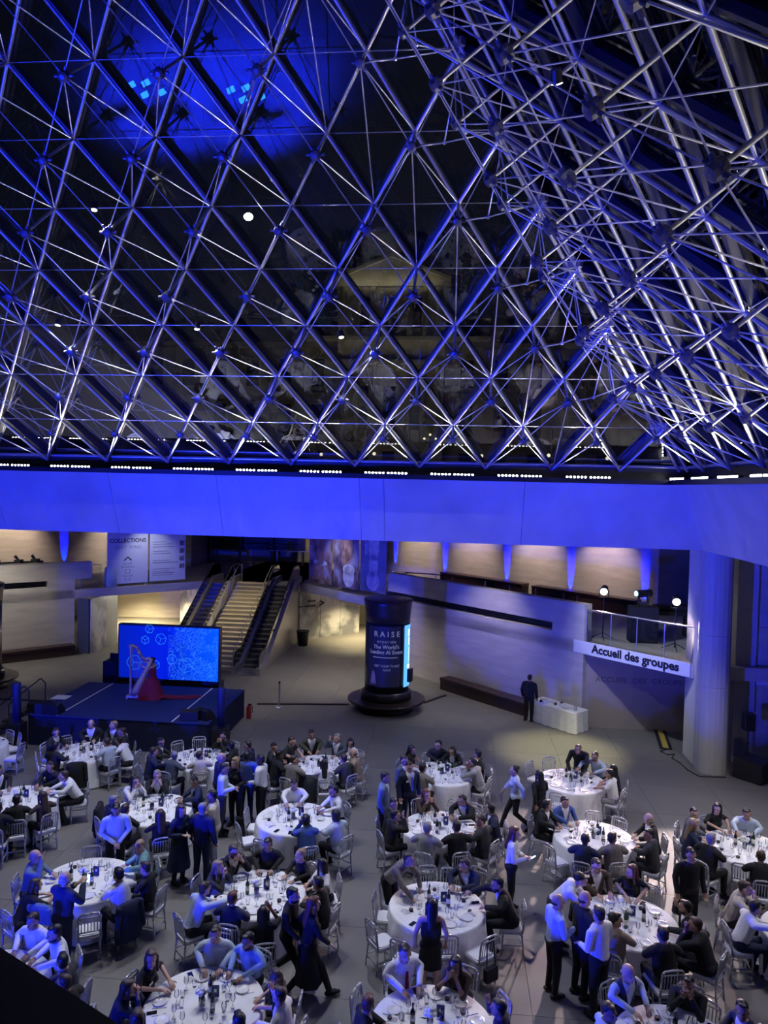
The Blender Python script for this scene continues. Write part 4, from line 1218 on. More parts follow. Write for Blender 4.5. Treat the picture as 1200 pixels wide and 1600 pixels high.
M_PANEL = mat('white_panel', (0.66, 0.66, 0.70), 0.7)
dl = Vector((1, 1, 0)).normalized()
r, A, B = poster(6.78, 5.26, -6.10, -2.75, -1, 'white panel headed COLLECTIONS above the corridor', 'sign', M_PANEL, 'sign_panel')
nn = Vector((dl.y, -dl.x, 0)) * 0.032
def on_panel(A, B, u, z):
    p = A.lerp(B, u)
    return (p.x + nn.x, p.y + nn.y, z)
GREY = mat('grey_ink', (0.25, 0.25, 0.30), 0.7)
wall_text('lettering', 'COLLECTIONS', 0.29, M_INK, on_panel(A, B, 0.5, -3.95), dl, r, bold=0.006, space=1.0)
wall_text('lettering', 'SULLY  WING', 0.23, GREY, on_panel(A, B, 0.5, -4.28), dl, r)
mb = MB()
p0, p1, p2 = [Vector(on_panel(A, B, u, z)) for u, z in ((0.41, -4.90), (0.5, -4.72), (0.59, -4.90))]
mb.bar(p0, p1, 0.012, 0.06, (0, 0, 1)).bar(p1, p2, 0.012, 0.06, (0, 0, 1))
mb.obj('arrow', M_INK, r)
wall_text('lettering', 'ENTRÉE', 0.14, GREY, on_panel(A, B, 0.5, -5.12), dl, r)
wall_text('lettering', 'ENTRANCE', 0.14, GREY, on_panel(A, B, 0.5, -5.29), dl, r)
mb = MB()
for u0, u1, z0, z1 in ((0.44, 0.56, -5.37, -5.35), (0.44, 0.56, -5.60, -5.58), (0.44, 0.455, -5.60, -5.35), (0.545, 0.56, -5.60, -5.35), (0.44, 0.56, -5.95, -5.935), (0.44, 0.455, -5.95, -5.80), (0.545, 0.56, -5.95, -5.80)):
    a, b_ = Vector(on_panel(A, B, u0, 0)), Vector(on_panel(A, B, u1, 0))
    slab_along((a.x, a.y), (b_.x, b_.y), -0.003, 0.003, z0, z1, mb)
mb.obj('icon', GREY, r)
wall_text('lettering', 'BILLETTERIE', 0.10, GREY, on_panel(A, B, 0.5, -5.74), dl, r)
r, A, B = poster(5.19, 3.76, -6.08, -2.75, -1, 'white panel with text rows and four small pictures', 'sign', M_PANEL, 'sign_panel')
for k, (z, w_) in enumerate(((-4.0, 0.35), (-4.12, 0.55), (-4.27, 0.58), (-4.5, 0.45), (-4.62, 0.5), (-5.0, 0.5), (-5.12, 0.7), (-5.45, 0.62), (-5.57, 0.45), (-5.68, 0.6), (-5.79, 0.55))):
    a, b_ = Vector(on_panel(A, B, 0.08, 0)), Vector(on_panel(A, B, 0.08 + w_, 0))
    mb = MB()
    slab_along((a.x, a.y), (b_.x, b_.y), -0.003, 0.003, z, z + (0.045 if k in (2, 6, 9) else 0.03), mb)
    mb.obj('text_row', GREY, r)
for k in range(4):
    a, b_ = Vector(on_panel(A, B, 0.83, 0)), Vector(on_panel(A, B, 0.97, 0))
    z = -4.2 - 0.42 * k
    mb = MB()
    slab_along((a.x, a.y), (b_.x, b_.y), -0.004, 0.004, z, z + 0.26, mb)
    mb.obj('small_picture', print_mat('small_print', (0.2, 0.2, 0.2), ((0.06, 0.06, 0.08), (0.2, 0.17, 0.17), (0.5, 0.45, 0.4)), 9), r)

# ------------------------------------------------------------------ benches
def bench(A, B, t0, t1, z0, z1, label):
    r = empty('long_bench')
    tag(r, label, 'bench')
    A, B = Vector(A), Vector(B)
    slab_along(A, B, t0 + 0.05, t1 - 0.05, z0, z1 - 0.1).obj('plinth', M_WOOD, r)
    bevel(slab_along(A, B, t0, t1, z1 - 0.1, z1).obj('seat_board', M_WOOD, r), 0.02)
bench((10.9, 27.35), (14.55, 23.7), -0.62, -0.03, FLOOR, FLOOR + 0.52, 'dark wooden bench along the wall right of the kiosk')
bench((-12.5, 25.8), (-7.95, 30.35), -0.62, -0.03, FLOOR, FLOOR + 0.52, 'dark wooden bench along the wall left of the stage')
bench((10.7, 37.8), (14.9, 33.6), -0.75, -0.1, MZ, MZ + 0.75, 'dark counter on the gallery, left of the pair')
bench((15.35, 33.15), (19.4, 29.1), -0.75, -0.1, MZ, MZ + 0.75, 'dark counter on the gallery behind the lamp stands')
# parapet posts and belt barrier on the right gallery
br = empty('belt_barrier')
tag(br, 'dark belt barrier on the gallery near the posters', 'barrier')
pts = [(8.4, 34.6), (10.0, 34.3), (10.9, 33.0)]
for p in pts:
    put('post', UNIT_ROD, br, matrix=rod_matrix((*p, MZ), (*p, MZ + 1.0), 0.03))
for a, b_ in zip(pts, pts[1:]):
    MB().bar((*a, MZ + 0.95), (*b_, MZ + 0.95), 0.01, 0.06).obj('belt', M_DARK, br)
for k, x in enumerate((11.6, 12.7, 13.8, 14.9, 15.4)):
    p = put('gallery_post', MB().lathe([(0.14, 0), (0.14, 0.02), (0.03, 0.03), (0.03, 0.98), (0.035, 1.0)], 12).mesh('gallery_post', M_STEEL2), None, loc=(x + 0.9, 38.3 - x + 0.9 + 4.0, MZ))
    tag(p, 'slim steel post on the gallery, %s from the posters' % ('first', 'second', 'third', 'fourth', 'fifth')[k], 'post', 'slim gallery posts')

# ------------------------------------------------------------------ gallery stage lamps
def stand_lamp(x, y, label, zt, tgt, strength):
    r = empty('lamp_on_stand', (x, y, MZ))
    tag(r, label, 'stage light', 'white lamps on the gallery')
    H = zt - MZ
    for k in range(3):
        t = k * 2.1 + 0.4
        MB().tube((0, 0, 0.25), (0.45 * math.cos(t), 0.45 * math.sin(t), 0.02), 0.015, n=6).obj('leg', M_BLACKMETAL, r)
    MB().tube((0, 0, 0.1), (0, 0, H - 0.25), 0.022, n=8).obj('pole', M_BLACKMETAL, r)
    MB().path([(-0.17, 0, H), (-0.17, 0, H - 0.25), (0.17, 0, H - 0.25), (0.17, 0, H)], 0.018, 6).obj('yoke', M_BLACKMETAL, r)
    d = (Vector(tgt) - Vector((x, y, zt))).normalized()
    c = Vector((0, 0, H))
    MB().tube(c - d * 0.24, c + d * 0.1, 0.13, 0.155, n=16).obj('head', M_DARK, r)
    MB().tube(c + d * 0.102, c + d * 0.115, 0.125, n=16).obj('lens', emis('stage_lens', (1.0, 0.93, 0.82), strength), r)
    light('SPOT', 'stand_lamp_beam', Vector((x, y, zt)) + d * 0.13, (1.0, 0.74, 0.70), 4500, tgt, 0.06, angle=34, blend=0.3)
stand_lamp(16.55, 23.35, 'bright white lamp on stand at the balustrade end', -4.42, (11.8, 7.2, -9.2), 30)
stand_lamp(18.75, 21.9, 'bright white lamp on stand beside the column', -4.5, (15.6, 7.0, -9.2), 30)
mh = empty('moving_head', (17.95, 23.2, MZ))
tag(mh, 'moving head lamp on the gallery with cyan eye', 'stage light')
MB().box(-0.17, 0.17, -0.15, 0.15, 1.32, 1.46).obj('base', M_DARK, mh)
for s in (-1, 1):
    MB().box(s * 0.17 - 0.03, s * 0.17 + 0.03, -0.08, 0.08, 1.46, 1.86).obj('yoke_arm', M_DARK, mh)
MB().tube((0.26, 0.12, 1.80), (-0.30, -0.16, 1.80), 0.15, 0.13, n=16).obj('head', M_DARK, mh)
MB().tube((-0.305, -0.163, 1.80), (-0.315, -0.168, 1.80), 0.10, n=14).obj('lens', emis('cyan_lens', (0.45, 0.8, 1.0), 3.0), mh)
dc = empty('draped_case', (17.95, 23.2, MZ))
tag(dc, 'tall black draped case under the moving head', 'case')
bevel(MB().box(-0.5, 0.5, -0.3, 0.3, 0, 1.32).obj('drape', mat('black_drape', (0.008, 0.008, 0.02), 0.9, 0, 0.2, 12), dc), 0.03)
mxr = empty('mixing_desk', (19.3, 24.6, MZ))
tag(mxr, 'dark control desk behind the column-side lamp', 'desk')
MB().box(-0.7, 0.7, -0.35, 0.35, 0.85, 0.98).obj('desk_top', M_DARK, mxr)
for x in (-0.62, 0.62):
    MB().box(x - 0.03, x + 0.03, -0.3, 0.3, 0, 0.85).obj('leg', M_BLACKMETAL, mxr)
MB().box(-0.6, 0.6, -0.2, 0.25, 0.98, 1.2).obj('console', M_DARK, mxr)
# lamp bar on the left parapet
lb = empty('lamp_bar', (-9.6, 28.85, -4.86))
tag(lb, 'black bar with small lamps on the left parapet', 'stage light')
u = Vector((1, 1, 0)).normalized()
MB().tube(-u * 2.6 + Vector((0, 0, 0.1)), u * 0.9 + Vector((0, 0, 0.1)), 0.05, n=8).obj('bar', M_BLACKMETAL, lb)
for k, t in enumerate((-1.9, -1.2, -0.2, 0.55)):
    c = u * t
    MB().cbox((c.x, c.y, 0.16), (0.3, 0.3, 0.16)).obj('lamp_body', M_DARK, lb)
    MB().tube((c.x, c.y, 0.2), (c.x - 0.12, c.y - 0.12, 0.42), 0.05, 0.07, n=10).obj('lamp_head', M_DARK, lb)
sw = empty('plastic_drum', (-6.72, 32.0, MZ))
tag(sw, 'pale plastic drum behind the short balustrade', 'drum')
MB().lathe([(0.3, 0), (0.34, 0.5), (0.3, 1.0), (0.2, 1.02)], 18).obj('drum_shell', mat('pale_plastic', (0.5, 0.6, 0.62), 0.4), sw, True)
dk = empty('shop_structure', (-2.6, 45.4, MZ))
tag(dk, 'dark metal structure above the left escalator top', 'structure')
MB().box(-3.4, 3.4, -0.6, 0.6, 2.3, 3.3).obj('canopy', M_DARK, dk)
for x in (-3.3, -1.1, 1.1, 3.3):
    MB().box(x - 0.08, x + 0.08, -0.5, -0.4, 0, 2.3).obj('post', M_BLACKMETAL, dk)
MB().box(-3.3, 3.3, 0.3, 0.4, 0.9, 2.3).obj('back_panel', M_DARK, dk)
MB().box(-3.3, 3.3, -0.5, -0.42, 1.3, 1.36).obj('cross_rail', M_BLACKMETAL, dk)

# ------------------------------------------------------------------ uplights on the gallery
for k, (x, y, lab) in enumerate(((7.05, 41.45, 'next to the posters'), (10.2, 38.3, 'behind the belt barrier'), (13.55, 34.95, 'behind the left counter'), (16.45, 32.05, 'behind the right counter'), (19.3, 29.2, 'at the wall end'), (-11.75, 36.75, 'on the left gallery'))):
    x, y = x + (0.11 if x > 0 else -0.11), y + 0.11
    r = empty('uplight', (x, y, MZ))
    tag(r, 'blue LED uplight at the wall foot ' + lab, 'light', 'blue uplights')
    MB().lathe([(0.09, 0), (0.09, 0.16), (0.075, 0.17)], 14).obj('can', M_BLACKMETAL, r)
    MB().lathe([(0.0, 0.172), (0.07, 0.172)], 14).obj('lens', emis('blue_lens', (0.05, 0.1, 1.0), 6), r)
    wl = -1 if x < 0 else 1
    light('SPOT', 'uplight_beam', (x, y, MZ + 0.19), (0.0, 0.004, 1.0), 4200, (x + wl * 0.21, y + 0.21, MZ + 1.7), 0.02, angle=19, blend=0.35)

# ------------------------------------------------------------------ small things on the floor
sp = empty('loudspeaker', (20.12, 18.75, FLOOR))
tag(sp, 'black loudspeaker on a pole beside the column', 'speaker')
bevel(MB().box(-0.16, 0.16, -0.16, 0.16, 1.42, 1.95).obj('cabinet', M_DARK, sp), 0.02)
MB().box(-0.14, 0.14, -0.168, -0.16, 1.45, 1.92).obj('grille', M_BLACKMETAL, sp)
MB().tube((0, 0, 0.62), (0, 0, 1.42), 0.022, n=10).obj('pole', M_BLACKMETAL, sp)
MB().tube((0, 0, 0.98), (0, 0, 1.04), 0.04, n=10).obj('clamp', M_BLACKMETAL, sp)
sub = empty('subwoofer', (20.2, 18.55, FLOOR), 0.75)
tag(sub, 'big black subwoofer box beside the column', 'speaker')
bevel(MB().box(-0.42, 0.42, -0.5, 0.4, 0.02, 0.62).obj('cabinet', M_DARK, sub), 0.02)
MB().box(-0.39, 0.39, -0.51, -0.5, 0.06, 0.58).obj('grille', M_BLACKMETAL, sub)
for x in (-0.35, 0.35):
    MB().box(x - 0.04, x + 0.04, -0.4, 0.3, 0, 0.02).obj('foot', M_RUBBER, sub)
def extinguisher(x, y, label):
    r = empty('fire_extinguisher', (x, y, FLOOR))
    tag(r, label, 'fire extinguisher')
    MB().lathe([(0.085, 0), (0.09, 0.03), (0.09, 0.4), (0.05, 0.47), (0.03, 0.5)], 16).obj('cylinder', mat('signal_red', (0.35, 0.02, 0.02), 0.4), r, True)
    MB().box(-0.03, 0.1, -0.02, 0.02, 0.5, 0.54).obj('lever', M_BLACKMETAL, r)
    MB().path([(0.03, 0, 0.5), (0.13, 0, 0.45), (0.13, 0, 0.2)], 0.014, 6).obj('hose', M_RUBBER, r)
extinguisher(20.75, 18.75, 'fire extinguisher at the right edge by the subwoofer')
extinguisher(3.55, 21.7, 'red fire extinguisher at the right side of the stage')
rp_ = empty('cable_ramp', (18.4, 21.7, FLOOR), -0.16)
tag(rp_, 'yellow and black cable ramp near the reception wall', 'cable ramp')
bevel(MB().box(-0.2, 0.2, -1.0, 1.0, 0, 0.06).obj('rubber_base', M_RUBBER, rp_), 0.02)
MB().box(-0.09, 0.09, -0.98, 0.98, 0.06, 0.07).obj('yellow_lid', mat('yellow_lid', (0.45, 0.33, 0.06), 0.6), rp_)
cc = MB().path([(18.25, 20.7, FLOOR + 0.015), (18.0, 20.5, FLOOR + 0.015), (18.15, 20.2, FLOOR + 0.015), (18.4, 20.3, FLOOR + 0.015), (18.2, 19.9, FLOOR + 0.015), (18.35, 19.5, FLOOR + 0.015), (18.4, 18.9, FLOOR + 0.015), (18.6, 18.4, FLOOR + 0.015), (19.4, 18.45, FLOOR + 0.015)], 0.018, 6).obj('floor_cable', M_RUBBER)
tag(cc, 'black cable looping round the column foot', 'cable')
for k, (a, b_, lb_) in enumerate((((3.4, 23.45), (6.95, 24.0), 'between stage and kiosk'), ((9.9, 24.75), (10.75, 26.0), 'between kiosk and bench'), ((-7.2, 22.35), (-4.3, 22.45), 'left of the stage'))):
    o = MB().bar((*a, FLOOR + 0.02), (*b_, FLOOR + 0.02), 0.12, 0.04).obj('floor_joint_strip', M_RUBBER)  # raised strip standing in for a dark expansion joint in the floor
    tag(o, 'black joint strip on the floor ' + lb_, 'floor joint')
stn = empty('stanchion', (4.33, 23.2, FLOOR))
tag(stn, 'single steel stanchion post near the escalator foot', 'post')
MB().lathe([(0.18, 0), (0.17, 0.02), (0.03, 0.04)], 20).obj('foot_plate', M_STEEL2, stn, True)
MB().tube((0, 0, 0.04), (0, 0, 0.95), 0.03, n=12).obj('pole', M_STEEL2, stn)
MB().tube((0, 0, 0.95), (0, 0, 1.02), 0.04, n=12).obj('belt_head', M_BLACKMETAL, stn)
bn = empty('waste_bin', (2.95, 34.4, FLOOR))
tag(bn, 'black waste bin beside the escalator flank', 'bin')
MB().lathe([(0.26, 0), (0.34, 0.72), (0.34, 0.76), (0.30, 0.74), (0.24, 0.1)], 18).obj('tub', M_DARK, bn, True)
MB().lathe([(0.335, 0.74), (0.36, 0.75), (0.355, 0.79), (0.33, 0.78)], 18).obj('rim', M_BLACKMETAL, bn, True)

# buffet table by the wall
bf = empty('buffet_table', (14.92, 22.78, FLOOR), -math.pi / 4)
tag(bf, 'long buffet table under white cloth by the stone wall', 'table')
MB().box(-1.0, 1.0, -0.38, 0.38, 0.72, 0.75).obj('tabletop', M_WOOD, bf)
for x in (-0.9, 0.9):
    for y in (-0.3, 0.3):
        MB().box(x - 0.03, x + 0.03, y - 0.03, y + 0.03, 0, 0.72).obj('leg', M_BLACKMETAL, bf)
bcl = empty('buffet_cloth', (14.92, 22.78, FLOOR), -math.pi / 4)
tag(bcl, 'white box-draped cloth over the buffet table', 'tablecloth')
mb = MB()
ring = []
for k in range(80):
    t = k / 80 * 2 * (2.06 + 0.82)
    if t < 2.06: p = (-1.03 + t, -0.41, 0)
    elif t < 2.88: p = (1.03, -0.41 + (t - 2.06), 1)
    elif t < 4.94: p = (1.03 - (t - 2.88), 0.41, 2)
    else: p = (-1.03, 0.41 - (t - 4.94), 3)
    ring.append(p)
nx = {0: (0, -1), 1: (1, 0), 2: (0, 1), 3: (-1, 0)}
vs = []
for zi, (z, am) in enumerate(((0.765, 0), (0.74, 0.004), (0.4, 0.015), (0.02, 0.03))):
    for i, p in enumerate(ring):
        w_ = am * (1 + math.sin(i * 1.3)) 
        vs.append((p[0] + nx[p[2]][0] * w_, p[1] + nx[p[2]][1] * w_, z))
mb.add(vs, [(k * 80 + i, (k + 1) * 80 + i, (k + 1) * 80 + (i + 1) % 80, k * 80 + (i + 1) % 80) for k in range(3) for i in range(80)] + [tuple(range(80))])
mb.obj('drape', M_CLOTH, bcl, True)

# ------------------------------------------------------------------ chairs
def chair_meshes():
    M = {}
    mb = MB()
    s = 0.205
    M['seat'] = MB().prism(rounded(0, 0, 0.42, 0.41, 0.06, 3), 0.415, 0.445).mesh('seat', M_SILVER)
    cu = MB().prism(rounded(0, 0.0, 0.40, 0.39, 0.07, 3), 0.447, 0.475)
    cu.prism(rounded(0, 0.0, 0.36, 0.35, 0.08, 3), 0.475, 0.49)
    M['cushion'] = cu.mesh('cushion', M_CUSHION)
    for nm, x, y, ty in (('leg_fl', -0.18, 0.17, 0.015), ('leg_fr', 0.18, 0.17, 0.015), ('leg_bl', -0.18, -0.18, -0.04), ('leg_br', 0.18, -0.18, -0.04)):
        l = MB()
        l.tube((x * 1.04, y + ty, 0), (x, y, 0.415), 0.013, 0.019, n=7)
        for z in (0.12, 0.27, 0.37):
            l.lathe([(0.018, -0.012), (0.025, 0), (0.018, 0.012)], 7, c=(x + x * 0.04 * (1 - z / 0.415), y + ty * (1 - z / 0.415), z))
        M[nm] = l.mesh('leg', M_SILVER, True)
    fr = MB()
    arch = [(-0.185, -0.19, 0.43), (-0.19, -0.225, 0.70), (-0.19, -0.245, 0.84), (-0.15, -0.25, 0.893), (0, -0.25, 0.905), (0.15, -0.25, 0.893), (0.19, -0.245, 0.84), (0.19, -0.225, 0.70), (0.185, -0.19, 0.43)]
    fr.path(arch, 0.019, 7)
    fr.tube((-0.185, -0.205, 0.545), (0.185, -0.205, 0.545), 0.015, n=7)
    fr.tube((-0.19, -0.243, 0.82), (0.19, -0.243, 0.82), 0.012, n=7)
    M['back_frame'] = fr.mesh('back_frame', M_SILVER, True)
    sp = MB()
    for k in range(6):
        x = -0.135 + k * 0.054
        sp.tube((x, -0.205, 0.545), (x, -0.244, 0.84), 0.0095, n=6)
    M['spindles'] = sp.mesh('back_spindles', M_SILVER, True)
    st_ = MB()
    st_.tube((-0.184, 0.17, 0.2), (-0.184, -0.2, 0.2), 0.011, n=6).tube((0.184, 0.17, 0.2), (0.184, -0.2, 0.2), 0.011, n=6)
    st_.tube((-0.184, 0.175, 0.16), (0.184, 0.175, 0.16), 0.011, n=6).tube((-0.184, -0.2, 0.16), (0.184, -0.2, 0.16), 0.011, n=6)
    M['stretcher'] = st_.mesh('stretcher', M_SILVER, True)
    return M
CHM = chair_meshes()
def chair(x, y, face, label, group):
    """face: compass degrees, 0 looks to +Y"""
    r = empty('banquet_chair', (x, y, FLOOR), -face * D2R)
    tag(r, label, 'chair', group)
    put('seat', CHM['seat'], r)
    put('cushion', CHM['cushion'], r)
    for k in ('leg_fl', 'leg_fr', 'leg_bl', 'leg_br'):
        put('leg', CHM[k], r)
    put('back_frame', CHM['back_frame'], r)
    put('back_spindles', CHM['spindles'], r)
    put('stretcher', CHM['stretcher'], r)
    return r

# ------------------------------------------------------------------ round tables with cloths
def cloth_mesh(seed):
    rnd = random.Random(seed)
    n = 96
    ph = [rnd.uniform(0, 6.28) for _ in range(4)]
    fold = lambda t: 0.5 + 0.5 * (0.5 * math.sin(11 * t + ph[0]) + 0.3 * math.sin(17 * t + ph[1]) + 0.2 * math.sin(29 * t + ph[2]))
    mb = MB()
    rings = [(0.02, 0.762, 0), (0.5, 0.763, 0), (0.88, 0.763, 0), (0.905, 0.755, 0.0), (0.915, 0.72, 0.006), (0.925, 0.5, 0.045), (0.94, 0.25, 0.075), (0.955, 0.03, 0.10)]
    vs = []
    for r, z, am in rings:
        for i in range(n):
            t = 2 * math.pi * i / n
            rr = r + am * (fold(t) - 0.25)
            zz = z + (0.0025 * math.sin(5 * t + ph[3]) * (1 if r < 0.9 else 0))
            vs.append((rr * math.cos(t), rr * math.sin(t), zz))
    fs = [(k * n + i, (k + 1) * n + i, (k + 1) * n + (i + 1) % n, k * n + (i + 1) % n) for k in range(len(rings) - 1) for i in range(n)]
    fs.append(tuple(range(n)))
    mb.add(vs, fs)
    return mb.mesh('tablecloth', M_CLOTH, True)
CLOTHS = [cloth_mesh(k) for k in range(4)]
TOPM = MB().lathe([(0.88, 0.72), (0.89, 0.735), (0.88, 0.75)], 40).mesh('tabletop', M_WOOD)
TLEG = MB().tube((0.55, 0, 0), (0.5, 0, 0.72), 0.02, n=8).mesh('leg', M_BLACKMETAL)

M_CHINA = mat('white_china', (0.80, 0.80, 0.82), 0.2)
M_STEM = thin_glass('stemware', (0.94, 0.95, 0.97), 1.35, 0.05, 0.05)
M_BOTTLE = mat('bottle_green', (0.012, 0.06, 0.03), 0.12, 0, spec=0.8)
M_BOTTLE2 = mat('bottle_dark', (0.012, 0.010, 0.012), 0.12, 0, spec=0.8)
M_LABEL = mat('bottle_label', (0.7, 0.68, 0.6), 0.6)
M_CARD = mat('navy_card', (0.012, 0.02, 0.16), 0.4)
M_LEAF = mat('foliage_green', (0.05, 0.12, 0.05), 0.6, 0, 0.3, 20)
M_PETAL = mat('white_petal', (0.78, 0.78, 0.74), 0.7)
M_NAPKIN = mat('napkin', (0.74, 0.74, 0.78), 0.9)
M_PHONE = mat('phone_black', (0.01, 0.01, 0.012), 0.15)
M_DESSERT = mat('dark_dessert', (0.03, 0.018, 0.014), 0.5)
M_SILV = mat('cutlery_steel', (0.6, 0.6, 0.62), 0.2, 0.95)
IT = {}
IT['plate'] = MB().lathe([(0.0, 0.004), (0.07, 0.004), (0.085, 0.012), (0.112, 0.018), (0.112, 0.014), (0.085, 0.007), (0.06, 0.0), (0.0, 0.0)], 24).mesh('dinner_plate', M_CHINA, True)
IT['wine'] = MB().lathe([(0.034, 0), (0.034, 0.003), (0.005, 0.008), (0.004, 0.085), (0.02, 0.098), (0.037, 0.13), (0.038, 0.16), (0.031, 0.205)], 14, caps=False).mesh('wine_glass', M_STEM, True)
IT['water'] = MB().lathe([(0.0, 0), (0.03, 0), (0.038, 0.10)], 14, caps=False).mesh('tumbler', M_STEM, True)
IT['cup'] = MB().lathe([(0.0, 0), (0.035, 0), (0.042, 0.025), (0.038, 0.045), (0.03, 0.04), (0.0, 0.042)], 14).mesh('dessert_cup', M_DESSERT, True)
def bottle_mesh(m):
    b = MB()
    b.lathe([(0.0, 0), (0.036, 0), (0.038, 0.02), (0.038, 0.19), (0.03, 0.22), (0.014, 0.245), (0.0135, 0.30), (0.016, 0.305), (0.016, 0.32), (0.0, 0.32)], 16)
    return b.mesh('bottle_body', m, True)
IT['bottle'] = bottle_mesh(M_BOTTLE)
IT['bottle2'] = bottle_mesh(M_BOTTLE2)
IT['blabel'] = MB().lathe([(0.0388, 0.07), (0.0388, 0.16)], 16).mesh('label', M_LABEL, True)
IT['phone'] = MB().box(-0.037, 0.037, -0.075, 0.075, 0, 0.008).mesh('phone', M_PHONE)
nk = MB()
nk.add([(-0.1, -0.06, 0.003), (0.03, -0.09, 0.006), (0.11, -0.01, 0.003), (0.05, 0.08, 0.005), (-0.07, 0.07, 0.003), (-0.02, -0.02, 0.05), (0.03, 0.02, 0.04)],
       [(0, 1, 5), (1, 2, 6), (2, 3, 6), (3, 4, 5), (4, 0, 5), (1, 6, 5), (3, 5, 6), (4, 3, 2, 1, 0)])
IT['napkin'] = nk.mesh('napkin', M_NAPKIN)
IT['knife'] = MB().box(-0.008, 0.008, -0.1, 0.0, 0, 0.004).box(-0.006, 0.008, 0.0, 0.11, 0.001, 0.003).mesh('knife', M_SILV)
fk = MB().box(-0.004, 0.004, -0.1, 0.05, 0, 0.003).box(-0.011, 0.011, 0.05, 0.065, 0, 0.003)
for k in range(3):
    fk.box(-0.011 + 0.008 * k, -0.007 + 0.008 * k, 0.065, 0.1, 0, 0.003)
IT['fork'] = fk.mesh('fork', M_SILV)
IT['card'] = MB().box(-0.06, 0.06, -0.004, 0.004, 0.02, 0.20).mesh('card_panel', M_CARD)
IT['cardfoot'] = MB().box(-0.05, 0.05, -0.035, 0.035, 0, 0.02).mesh('card_foot', thin_glass('acrylic', (0.85, 0.9, 0.95), 1.4))
IT['cardmark'] = MB().box(-0.02, 0.02, -0.0055, -0.004, 0.09, 0.14).mesh('card_mark', M_WHITE)
IT['vase'] = MB().lathe([(0.0, 0), (0.045, 0), (0.05, 0.08), (0.04, 0.13), (0.036, 0.13), (0.04, 0.01), (0, 0.01)], 14).mesh('vase', M_STEM, True)
lf = MB()
rl = random.Random(3)
for k in range(14):
    t = rl.uniform(0, 6.28); e_ = rl.uniform(0.3, 1.2); L = rl.uniform(0.1, 0.2)
    d = Vector((math.cos(t) * math.cos(e_), math.sin(t) * math.cos(e_), math.sin(e_)))
    s_ = d.cross(Vector((0, 0, 1))).normalized() * 0.022
    b0 = Vector((0, 0, 0.1))
    lf.add([b0, b0 + d * L * 0.5 + s_, b0 + d * L, b0 + d * L * 0.5 - s_, b0 + d * L * 0.5 + Vector((0, 0, 0.012))], [(0, 1, 4), (1, 2, 4), (2, 3, 4), (3, 0, 4), (0, 3, 2, 1)])
IT['foliage'] = lf.mesh('foliage', M_LEAF)
IT['bloom'] = MB().ball((0, 0, 0), (0.04, 0.04, 0.032), 10, 7).ball((0.02, 0.01, 0.015), 0.024, 8, 6).ball((-0.02, 0.005, 0.014), 0.024, 8, 6).ball((0, -0.022, 0.012), 0.022, 8, 6).mesh('blossom', M_PETAL, True)

